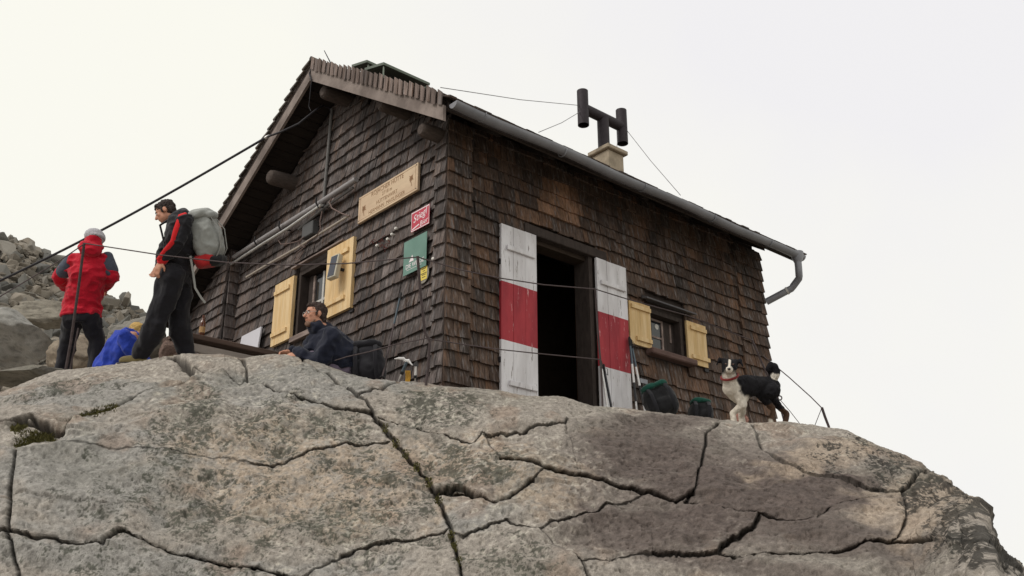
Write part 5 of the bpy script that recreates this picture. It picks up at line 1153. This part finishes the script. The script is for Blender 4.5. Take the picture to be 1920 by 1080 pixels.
# his rucksack
M_PACKG = cloth('rucksack_grey', (150, 152, 148)); M_PACKR = cloth('rucksack_red', (176, 42, 44)); M_PACKD = cloth('rucksack_dark', (30, 30, 32)); M_STRAP = cloth('webbing', (40, 40, 44)); M_STRAPL = cloth('webbing_light', (150, 150, 146))
pb = D(388, 452, dH + .02); pk_ = thing('rucksack', D(388, 515, dH), 'grey and red trekking rucksack on the back of the young man', 'rucksack')
ud = nrm(D(378, 405, dH) - D(394, 505, dH)); bd = nrm(-f_h - ud * (-f_h @ ud)); sdv = np.cross(ud, bd); A = np.array([bd, sdv, ud])
m = MB(); m.sup(pb + ud * .03, (.125, .165, .25), A, .72, 24); m.sup(pb + bd * .06 - ud * .02, (.10, .12, .18), A, .75, 20); m.sup(pb + ud * .10 - bd * .03, (.11, .15, .19), A, .75, 20); wrap('pack_body', blob(m, .012, 5, .026, 9, 31), M_PACKG, pk_)
m = MB(); m.sup(pb + ud * .27 - bd * .02, (.115, .15, .06), A, .7, 20); m.sup(pb + ud * .25 + bd * .05, (.09, .13, .05), A, .8, 20); wrap('pack_lid', blob(m, .011, 5, .018, 11, 33), M_PACKG, pk_)
m = MB(); m.sup(pb - ud * .19 - bd * .03, (.118, .168, .085), A, .75, 22); wrap('pack_bottom', blob(m, .011, 4, .016, 10, 35), M_PACKR, pk_)
m = MB(); m.sup(pb - ud * .21 + bd * .07, (.09, .15, .06), A, .8, 20); wrap('mat_pocket', blob(m, .011, 4, .012, 10, 36), M_PACKD, pk_)
for o_ in (-1, 1):
    q = sdv * .12 * o_
    m = MB(); m.tube([pb + ud * .20 - bd * .12 + q, pb + ud * .30 - bd * .22 + q * 1.0, pb + ud * .22 - bd * .40 + q * 1.1, pb + ud * .02 - bd * .38 + q * 1.2, pb - ud * .16 - bd * .12 + q * 1.1], [(.012, .03)] * 5, 8, side=bd); m.build('shoulder_strap', M_STRAP, pk_, smooth=True)
    m = MB(); m.tube([pb + ud * .23 + bd * .10 + q * .6, pb + ud * .10 + bd * .17 + q * .7, pb - ud * .10 + bd * .16 + q * .8, pb - ud * .24 + bd * .06 + q * .9], [(.005, .012)] * 4, 6, side=bd); m.build('compression_strap', M_STRAPL, pk_)
m = MB(); m.tube([D(357, 480, dH - .16), D(362, 510, dH - .17), D(366, 540, dH - .18), D(377, 558, dH - .18), D(385, 568, dH - .18)], [(.004, .012)] * 5, 6, side=TH); m.build('hanging_strap', M_STRAPL, pk_, smooth=True)

# --- seated man with glasses in a navy jacket
dS = 9.75; hS = D(590, 590, dS); f_s = nrm(-RH * .96 + TH * .12)
hipc = D(648, 697, dS); shN, shF = D(622, 632, dS - .15), D(604, 628, dS + .17); up_ = (shN + shF) / 2
elN, elF = D(598, 682, dS - .22), D(574, 668, dS + .16); wrN, wrF = D(560, 664, dS - .20), D(549, 661, dS + .04)
knN, knF = D(586, 674, dS - .12), D(570, 684, dS + .18); anN, anF = D(572, 748, dS - .10), D(556, 750, dS + .16)
B = MB(); Ph, Ah = head(B, hS, nrm(f_s * .84 - UP * .08 + TH * .50), UP, 1.0); B.capsule(up_ + UP * .03, .058, hS - UP * .06 - f_s * .01, .055)
B.capsule(up_ - UP * .10, .13, hipc + UP * .08, .13, 18, .8, TH); limb(B, [shN, elN, wrN], [.05, .043, .032]); limb(B, [shF, elF, wrF], [.05, .043, .032])
hand(B, wrN, f_s * .8 - UP * .2, nrm(-TH * .7 - UP * .5), -1, .8, 1.05); hand(B, wrF, f_s * .9 - UP * .1, nrm(TH * .4 - UP * .8), 1, .8, 1.05)
limb(B, [hipc - TH * -.08, knN, anN], [.085, .060, .045]); limb(B, [hipc - TH * .10, knF, anF], [.085, .060, .045])
sit = wrap('person', blob(B, .008, 2), M_SKIN); tag(sit, 'bearded man with glasses in a navy jacket sitting by the gable wall', 'person'); face_bits(Ph, Ah, .96, sit, M_HAIRB)
m = MB(); hair_cap(m, Ph, Ah, .96, th=.014); m.sup(Ph(0, -.07, -.045), (.07, .045, .06), Ah); wrap('hair', blob(m, .006, 1, .012, 50, 8), M_HAIRB, sit)
m = MB(); m.sup(Ph(0, .066, -.100), (.038, .034, .030), Ah); m.capsule(Ph(-.052, .026, -.07), .010, Ph(-.03, .055, -.098), .016, 8); m.capsule(Ph(.052, .026, -.07), .010, Ph(.03, .055, -.098), .016, 8); m.capsule(Ph(-.025, .090, -.047), .008, Ph(.025, .090, -.047), .008, 8); wrap('beard', blob(m, .007, 2, .006, 40, 9), material('greying_beard', srgb(128, 100, 84), .8, .2, noise=.3, nscale=80), sit)
m = MB()
for q in (-1, 1):
    m.tube([Ph(.031 * q + .023 * math.cos(t), .102 - .004 * abs(math.cos(t)), .018 * math.sin(t)) for t in np.linspace(0, 2 * math.pi, 15)], .0022, 5); m.tube([Ph(.054 * q, .098, .004), Ph(.078 * q, .04, .008), Ph(.082 * q, -.01, .006)], .0022, 5)
m.tube([Ph(-.009, .104, .004), Ph(0, .108, .006), Ph(.009, .104, .004)], .0022, 5); m.build('glasses', M_ALU, sit)
J = MB(); J.tube([up_ + UP * .07 + f_s * .02, up_ + UP * .03, up_ - UP * .05 - f_s * .02, (up_ + hipc) / 2 - f_s * .02, hipc + UP * .06, hipc - UP * .02], [(.085, .08), (.15, .11), (.225, .16), (.235, .185), (.22, .18), (.21, .17)], 24, side=TH)
limb(J, [shN, elN, wrN + (elN - wrN) * .05], [.098, .086, .062]); limb(J, [shF, elF, wrF + (elF - wrF) * .05], [.085, .075, .055]); J.capsule(up_ + UP * .04 + f_s * .02, .095, hS - UP * .125 - f_s * .015, .070); J.capsule(up_ + f_s * .08 - UP * .10, .13, (up_ + hipc) / 2 + f_s * .13, .13, 16, 1.2, TH); wrap('jacket', blob(J, .009, 3, .032, 10, 41), M_NAVY, sit)
T = MB(); limb(T, [hipc + TH * .08, knN, anN], [.115, .092, .085]); limb(T, [hipc - TH * .10, knF, anF], [.115, .092, .085]); wrap('trousers', blob(T, .011, 4, .014, 9, 43), M_LILAC, sit)
for a_ in (anN, anF):
    m = MB(); boot(m, a_, a_ + f_s); wrap('boot', blob(m, .010, 3), M_SOLE, sit)

# --- crouching person in blue fleece, back to the viewer
dB = 10.9; f_b = nrm(RH * .85 - TH * .5); hipc = D(206, 690, dB); shc = D(243, 640, dB); hB = D(259, 628, dB + .12)
B = MB(); Ph, Ah = head(B, hB, nrm(f_b - UP * .5), UP, .95); B.capsule(shc, .06, hB - UP * .03, .055); B.capsule(shc, .12, hipc, .12, 16, .8, TH)
shN, shF = shc + TH * .16, shc - TH * .16; elN, wrN = shN + f_b * .16 - UP * .22, shN + f_b * .34 - UP * .30; elF, wrF = shF + f_b * .16 - UP * .22, shF + f_b * .36 - UP * .28
limb(B, [shN, elN, wrN], [.05, .042, .03]); limb(B, [shF, elF, wrF], [.05, .042, .03]); hand(B, wrN, f_b, -UP, -1); hand(B, wrF, f_b, -UP, 1)
kns = [hipc + f_b * .38 + UP * .04 + TH * .10, hipc + f_b * .38 + UP * .04 - TH * .12]; ans = [k - UP * .42 - f_b * .08 for k in kns]
for k, a_ in zip(kns, ans): limb(B, [hipc, k, a_], [.09, .06, .045]); B.sup(a_ + f_b * .06 - UP * .05, (.04, .12, .04), np.array([np.cross(f_b, UP), f_b, UP]), .8)
blu = wrap('person', blob(B, .010, 2), M_SKIN); tag(blu, 'person in a bright blue fleece bent over behind the crest', 'person')
m = MB(); hair_cap(m, Ph, Ah, .95, th=.016); wrap('hair', blob(m, .009, 2, .010, 34, 8), material('blond_hair', srgb(190, 156, 92), .7, .3, noise=.3, nscale=60), blu)
J = MB(); J.tube([shc + (hB - shc) * .45, shc + UP * .05, shc * .75 + hipc * .25 + UP * .075, (shc + hipc) / 2 + UP * .07, hipc + UP * .03, hipc - UP * .08 - f_b * .04], [(.09, .085), (.17, .12), (.215, .15), (.215, .16), (.20, .15), (.17, .13)], 22, side=TH); limb(J, [shN, elN, wrN], [.088, .076, .055]); limb(J, [shF, elF, wrF], [.088, .076, .055]); wrap('fleece', blob(J, .010, 4, .036, 9, 51), M_BLUE, blu)
T = MB()
for k, a_ in zip(kns, ans): limb(T, [hipc - UP * .03, k, a_], [.12, .09, .08])
wrap('trousers', blob(T, .013, 4, .016, 8, 53), M_SLATE, blu)

# ------------------------------------------------------------------ the dog
dD = 9.95; q_ = lambda x, y, o=0.0: D(x, y, dD + o)
fwd = nrm(-RH * .97 + TH * .25)
m = MB(); gz = []
m.capsule(q_(1385, 727, -.02), .115, q_(1402, 724), .110, 18, .86, UP); m.capsule(q_(1402, 724), .110, q_(1430, 722, .06), .085, 18, .9, UP); m.capsule(q_(1430, 722, .06), .085, q_(1446, 724, .10), .092, 18, .85, UP)
m.capsule(q_(1374, 726, -.04), .100, q_(1387, 738), .105, 16); m.capsule(q_(1372, 722, -.05), .085, q_(1367, 700, -.08), .070, 16)
hd_ = q_(1368, 687, -.10); fd = nrm(-RH * .22 + TH * .95 - UP * .18); ru = nrm(UP + RH * .12); rr_ = np.cross(fd, ru); A = np.array([rr_, fd, ru])
m.sup(hd_, (.080, .088, .074), A); m.capsule(hd_ + fd * .06 - ru * .028, .044, hd_ + fd * .150 - ru * .050, .030, 12); m.sup(hd_ + fd * .02 - ru * .03, (.066, .07, .05), A)
def ground_at(p):
    g_ = ground(p[0], p[1]); return V3(p[0], p[1], g_)
def dleg(path, rr):
    for k in range(len(path) - 1): m.capsule(path[k], rr[k], path[k + 1], rr[k + 1], 12)
    f = path[-1]; m.sup(f + fwd * .025 + UP * .004, (.032, .050, .024), np.array([np.cross(fwd, UP), fwd, UP]), .85, 12)
    for o in (-.018, 0, .018): m.capsule(f + fwd * .04 + np.cross(fwd, UP) * o - UP * .004, .013, f + fwd * .068 + np.cross(fwd, UP) * o - UP * .008, .012, 8)
F1, F2 = ground_at(q_(1376, 792, -.09)), ground_at(q_(1392, 792, .11)); F3, F4 = ground_at(q_(1443, 792, -.02)), ground_at(q_(1468, 792, .16))
for f, o in ((F1, -.08), (F2, .09)):
    sh_ = q_(1386, 740, o); el_ = sh_ - fwd * .03 - UP * .10; pa = V3(f[0], f[1], f[2] + .03); wr_ = pa + UP * .10 + fwd * .005; dleg([sh_, el_, wr_, pa - fwd * .005], [.062, .042, .029, .030])
for f, o in ((F3, .0), (F4, .18)):
    hp_ = q_(1448, 733, o); pa = V3(f[0], f[1], f[2] + .03); kn_ = hp_ * .35 + (pa + UP * .20) * .65 + fwd * .09 + UP * .06; hk = pa + UP * .165 - fwd * .055; dleg([hp_, kn_, hk, pa], [.080, .054, .026, .026])
# curled tail
tp = [q_(1449, 714, .12), q_(1446, 700, .12), q_(1441, 690, .11), q_(1446, 685, .10), q_(1453, 688, .10), q_(1456, 697, .10), q_(1454, 705, .10)]
for k in range(len(tp) - 1): m.capsule(tp[k], .028 + .0025 * k, tp[k + 1], .028 + .0025 * (k + 1), 10)
for s_ in (-1, 1):
    e0 = hd_ + rr_ * .060 * s_ + ru * .050 - fd * .01; e1 = e0 + rr_ * .045 * s_ + ru * .012; e2 = e1 + rr_ * .022 * s_ - ru * .055 + fd * .015
    m.capsule(e0, .030, e1, .024, 10, .6, ru); m.capsule(e1, .026, e2, .012, 10, .6, fd)
me = blob(m, .0085, 4, .010, 30, 61, (1, 1, .6)); n = len(me.vertices); V = np.empty(n * 3, np.float32); me.vertices.foreach_get('co', V); V = V.reshape(-1, 3).astype(float)
nz_ = (fbm(V, 14, 3, 66) - .5)
blk, wht, tan_ = np.array(srgb(26, 25, 28)), np.array(srgb(214, 206, 192)), np.array(srgb(84, 64, 50)); Cc = np.tile(blk, (n, 1))
def paint(c, rad, col, sq=(1, 1, 1)):
    global Cc
    d = np.linalg.norm((V - c), axis=1) / rad + nz_ * .5; k = (1 - sstep(.85, 1.05, d))[:, None]; Cc = Cc * (1 - k) + col * k
along = (V - q_(1374, 735, -.05)) @ -fwd
k = (1 - sstep(-.01, .04, along + nz_ * .14)) * (1 - sstep(hd_[2] - .10, hd_[2] - .04, V[:, 2] + nz_ * .03)); Cc = Cc * (1 - k[:, None]) + wht * k[:, None]
zb_ = q_(1400, 750)[2]; k = (1 - sstep(zb_ - .02, zb_ + .02, V[:, 2] + nz_ * .06)) * (along < .26); Cc = Cc * (1 - k[:, None]) + wht * k[:, None]
for f in (F1, F2): paint(V3(f[0], f[1], f[2] + .08), .16, wht)
for f in (F3, F4): paint(V3(f[0], f[1], f[2] + .14) - fwd * .02, .105, tan_); paint(V3(f[0], f[1], f[2] + .03) + fwd * .03, .075, wht)
paint(tp[-1], .05, wht); paint(hd_ + fd * .135 - ru * .056, .052, wht)
lx = np.abs((V - hd_) @ rr_); ly = (V - hd_) @ fd; lz = (V - hd_) @ ru
k = (1 - sstep(.008, .014, lx)) * (ly > .03) * (lz > -.05) * (np.linalg.norm(V - hd_, axis=1) < .2); Cc = Cc * (1 - k[:, None]) + wht * k[:, None]
Cc = Cc * (0.85 + .3 * fbm(V, 60, 2, 67))[:, None]; set_col(me, Cc)
M_FUR = material('fur', (.1, .1, .1), .85, .2, attr='col', noise=.12, nscale=160, bump=.5, bscale=220)
dog = tag(wrap('dog', me, M_FUR), 'black and white dog with a curled tail standing on the crest', 'dog')
b_ = MB(); b_.sup(hd_ + fd * .178 - ru * .044, (.017, .013, .013), A, n=12); b_.build('nose', M_EYE, dog, smooth=True)
for s_ in (-1, 1): b_ = MB(); b_.sup(hd_ + fd * .076 + rr_ * .034 * s_ + ru * .014, (.011, .009, .010), A, n=10); b_.build('eye', material('dog_eye', srgb(70, 44, 26), .2, .6), dog, smooth=True)
b_ = MB(); c_ = q_(1368, 706, -.085); ax_ = nrm(q_(1372, 722, -.05) - q_(1367, 700, -.08)); u_ = nrm(np.cross(ax_, TH)); w_ = np.cross(ax_, u_)
b_.tube([c_ + (u_ * math.cos(t) + w_ * math.sin(t)) * .082 for t in np.linspace(0, 2 * math.pi, 21)], .012, 6); b_.build('collar', cloth('collar_red', (120, 42, 40)), dog, smooth=True)

# ------------------------------------------------------------------ gear lying and leaning about
def gpt(px, py, d):                   # a point on the ground behind the crest near that pixel
    p = D(px, py, d); return V3(p[0], p[1], ground(p[0], p[1]))
# bench with a bottle
b0, b1 = on(335, 625, y=2.0), on(556, 667, y=2.0); zb_ = (b0[2] + b1[2]) / 2
bench = thing('bench', V3((b0[0] + b1[0]) / 2, 2.2, ground(-1.1, 2.2)), 'low weathered plank bench in front of the gable window', 'bench')
M_BENCH = material('bench_wood', srgb(92, 76, 68), .85, .25, noise=.3, nscale=14, stretch=(.3, 1, 1), bump=.3); M_BENCHG = material('bench_grey', srgb(156, 146, 138), .85, .25, noise=.2, nscale=14, stretch=(.3, 1, 1))
for k in range(3): MB().box(V3((b0[0] + b1[0]) / 2, 2.02 + .13 * k + .065, zb_), (abs(b1[0] - b0[0]), .125, .055), ch=.006).build('plank', M_BENCH, bench)
MB().box(V3((b0[0] + b1[0]) / 2 - .1, 2.05, zb_ - .12), (abs(b1[0] - b0[0]) - .35, .03, .09), ch=.005).build('apron_board', M_BENCHG, bench)
for x in (b0[0] + .15, b1[0] - .15):
    for y in (2.10, 2.32): g_ = ground(x, y); MB().span((x - .04, y - .04, g_ - .05), (x + .04, y + .04, zb_ - .03), ch=.005).build('leg', M_BENCHG, bench)
bt = on(378, 627, y=2.12); bt[2] = zb_ + .03; m = MB(); m.tube([bt, bt + UP * .004, bt + UP * .15, bt + UP * .175, bt + UP * .205, bt + UP * .245, bt + UP * .25], [.028, .031, .031, .026, .013, .0125, .013], 14)
bo = tag(m.build('beer_bottle', material('brown_glass', srgb(92, 48, 26), .12, .6), smooth=True), 'brown glass bottle standing on the bench', 'bottle'); m = MB(); m.tube([bt + UP * .05, bt + UP * .115], .0316, 14, cap=False); m.build('bottle_label', material('label_buff', srgb(176, 140, 96), .7, .3), bo, smooth=True)
a_ = on(541, 664, y=2.08); a_[2] = zb_ + .03; m = MB(); m.sup(a_ + UP * .02, (.07, .05, .022), e=.6); tag(m.build('folded_cloth', cloth('buff_cloth', (176, 160, 132)), smooth=True), 'small folded buff cloth at the right end of the bench', 'cloth')
# white board leaning at the wall
w0, w1 = on(453, 632, x=-.12), on(490, 611, x=-.12); h_ = .40; zt = (w0[2] + w1[2]) / 2; m = MB(); m.hexa([(-.135, w0[1], zt - h_), (-.135, w1[1], zt - h_), (-.155, w1[1], zt - h_), (-.155, w0[1], zt - h_), (-.10, w0[1], zt), (-.10, w1[1], zt), (-.12, w1[1], zt), (-.12, w0[1], zt)]); wb = tag(m.build('white_board', material('board_white', srgb(206, 204, 210), .5, .4)), 'blank white board leaning against the gable wall', 'board')
# slanting plank by the crouching person
p0, p1 = D(222, 684, 10.75), D(262, 634, 11.0); ax1 = nrm(p1 - p0); ax2 = nrm(np.cross(ax1, TH)); m = MB(); m.box((p0 + p1) / 2, (np.linalg.norm(p1 - p0) + .3, .06, .02), np.array([ax1, ax2, np.cross(ax1, ax2)]), ch=.004); tag(m.build('loose_board', material('pale_board', srgb(190, 182, 168), .8, .2, noise=.15)), 'pale board tilted beside the person in blue', 'board')

def pole(top, tip, label, cols, r=.009, group='trekking poles leaning on the hut', wmat=None):
    t = thing('trekking_pole', tip, label, 'trekking pole', group); d = tip - top; l = np.linalg.norm(d); d = d / l
    MB().tube([top, top + d * .02, top + d * .10, top + d * .13], [.012, .017, .015, .014], 10).build('grip', M_SOLE, t, smooth=True)
    cut = [.13 / l] + [.13 / l + (1 - .13 / l) * (k + 1) / len(cols) for k in range(len(cols))]
    for k, c in enumerate(cols): MB().tube([top + d * l * cut[k], top + d * l * cut[k + 1]], r - .0012 * k, 8).build('shaft_section', c, t, smooth=True)
    MB().tube([top + d * .03, top + d * .06 + RH * .04, top + d * .15 + RH * .03, top + d * .11, top + d * .04], [(.002, .007)] * 5, 6).build('wrist_strap', M_STRAP, t)
    MB().tube([tip - d * .06, tip - d * .052], .026, 12).build('basket', M_SOLE, t)
M_PBLUE = material('pole_blue', srgb(82, 94, 102), .4, .5, metallic=.4); M_PW = material('pole_white', srgb(224, 222, 220), .4, .4); M_PB = material('pole_black', srgb(34, 34, 38), .4, .4)
pole(on(752, 549, x=-.10), gpt(715, 712, 9.45), 'trekking pole with black grip leaning on the gable wall', (M_PBLUE, M_STAKE, M_STAKE), .011)
pole(on(1126, 676, y=-.14), on(1143, 790, y=-.42), 'left grey trekking pole against the right door shutter', (M_ALU, M_ALU), .013)
pole(on(1131, 684, y=-.14), on(1152, 795, y=-.42), 'right black trekking pole against the right door shutter', (M_PB, M_PB), .014)
pole(on(1180, 632, y=-.12), on(1196, 790, y=-.36), 'left of two white-shafted trekking poles beside the door shutter', (M_PBLUE, M_PW, M_PB, M_PW), .014)
pole(on(1182, 636, y=-.12), on(1214, 796, y=-.36), 'right of two white-shafted trekking poles beside the door shutter', (M_PBLUE, M_PW, M_PB, M_PW), .014)
def axe(top, tip, sidev, label, shaft, headm, black=False):
    t = thing('ice_axe', tip, label, 'ice axe', 'ice axes leaning at the corner'); d = nrm(tip - top); s_ = nrm(sidev - d * (sidev @ d))
    MB().tube([top, tip - d * .05], [(.014, .010)] * 2, 10, side=s_).build('shaft', shaft, t, smooth=True); MB().tube([tip - d * .05, tip + d * .03], [.009, .003], 8).build('spike', M_ALU, t)
    m = MB(); m.tube([top - d * .0 + s_ * .02, top - d * .012 + s_ * .04, top + d * .003 + s_ * .08, top + d * .024 + s_ * .115], [(.014, .006), (.015, .006), (.011, .005), (.003, .003)], 8, side=d); m.tube([top + s_ * .02, top - d * .012 - s_ * .01, top - s_ * .035, top + d * .008 - s_ * .06], [(.014, .010), (.018, .012), (.010, .022), (.003, .03)], 8, side=d); m.build('axe_head', headm, t, smooth=True)
    MB().tube([top + d * .10, top + d * .125], [(.020, .016)] * 2, 10, side=s_).build('grip_ring', M_SOLE, t)
    return t
axe(D(763, 678, 9.25), gpt(748, 716, 9.25) + UP * .02, -RH, 'ice axe with white head and dark shaft leaning near the corner', M_PBLUE, M_PW)
axe(D(780, 683, 9.2), gpt(778, 720, 9.2) + UP * .02, -TH, 'ice axe with black head and white shaft leaning near the corner', M_PW, M_SOLE)
m = MB(); y0_ = D(764, 695, 9.28)
for k in range(4): o_ = RH * (.012 * k - .015); m.tube([y0_ + o_, y0_ + o_ - UP * .07 + RH * .004, y0_ + o_ * .6 - UP * .16], [(.003, .008)] * 3, 6)
tag(m.build('webbing_sling', cloth('yellow_sling', (196, 150, 50))), 'yellow webbing sling hanging between the two ice axes', 'sling')

def sack(c, rad, body, label, lidm, tilt=0.0, seed=70, strapm=M_STRAP):
    t = thing('backpack', V3(c[0], c[1], ground(c[0], c[1])), label, 'backpack', 'backpacks left by the hut'); A = np.array([RH, -TH, UP])
    ax = np.array([RH * math.cos(tilt) + UP * math.sin(tilt), -TH, UP * math.cos(tilt) - RH * math.sin(tilt)])
    m = MB(); m.sup(c, rad, ax, .75, 22); m.sup(c - ax[1] * rad[1] * .5 - ax[2] * rad[2] * .25, (rad[0] * .75, rad[1] * .75, rad[2] * .55), ax, .8, 18); wrap('pack_body', blob(m, .012, 4, .024, 9, seed), body, t)
    m = MB(); m.sup(c + ax[2] * rad[2] * .92, (rad[0] * .88, rad[1] * .95, rad[2] * .24), ax, .75, 20); wrap('pack_lid', blob(m, .011, 4, .018, 11, seed + 1), lidm, t)
    for s_ in (-1, 1):
        b = c + ax[0] * rad[0] * .55 * s_
        MB().tube([b + ax[2] * rad[2] * .8 - ax[1] * rad[1] * .8, b + ax[2] * rad[2] * .4 - ax[1] * rad[1] * 1.35, b - ax[2] * rad[2] * .3 - ax[1] * rad[1] * 1.35, b - ax[2] * rad[2] * .8 - ax[1] * rad[1] * .9], [(.006, .02)] * 4, 8, side=ax[1]).build('shoulder_strap', strapm, t, smooth=True)
    return t
M_GREEN = cloth('dark_green_fabric', (24, 74, 62))
sack(D(690, 688, 9.7), (.17, .14, .22), M_BLACK, 'black backpack standing behind the seated man', M_BLACK, .1, 71, M_BLACK)
sack(D(1238, 754, 11.0), (.18, .14, .19), M_PACKD, 'dark backpack with green lid beside the white trekking poles', M_GREEN, .35, 74)
sack(D(1313, 776, 11.2), (.13, .13, .14), M_PACKD, 'small green-topped backpack under the right yellow shutter', M_GREEN, -.05, 77)
m = MB(); p_ = on(1207, 715, y=-.06); m.box(p_, (.13, .012, .055), ch=.002); tag(m.build('grey_plate', M_ZINC), 'small grey metal plate on the wall above the dark backpack', 'plate')
o = boulder(1388, 790, 10.75, 30, 46, 91, 'small reddish stone just behind the dog', (150, 112, 100), .8)
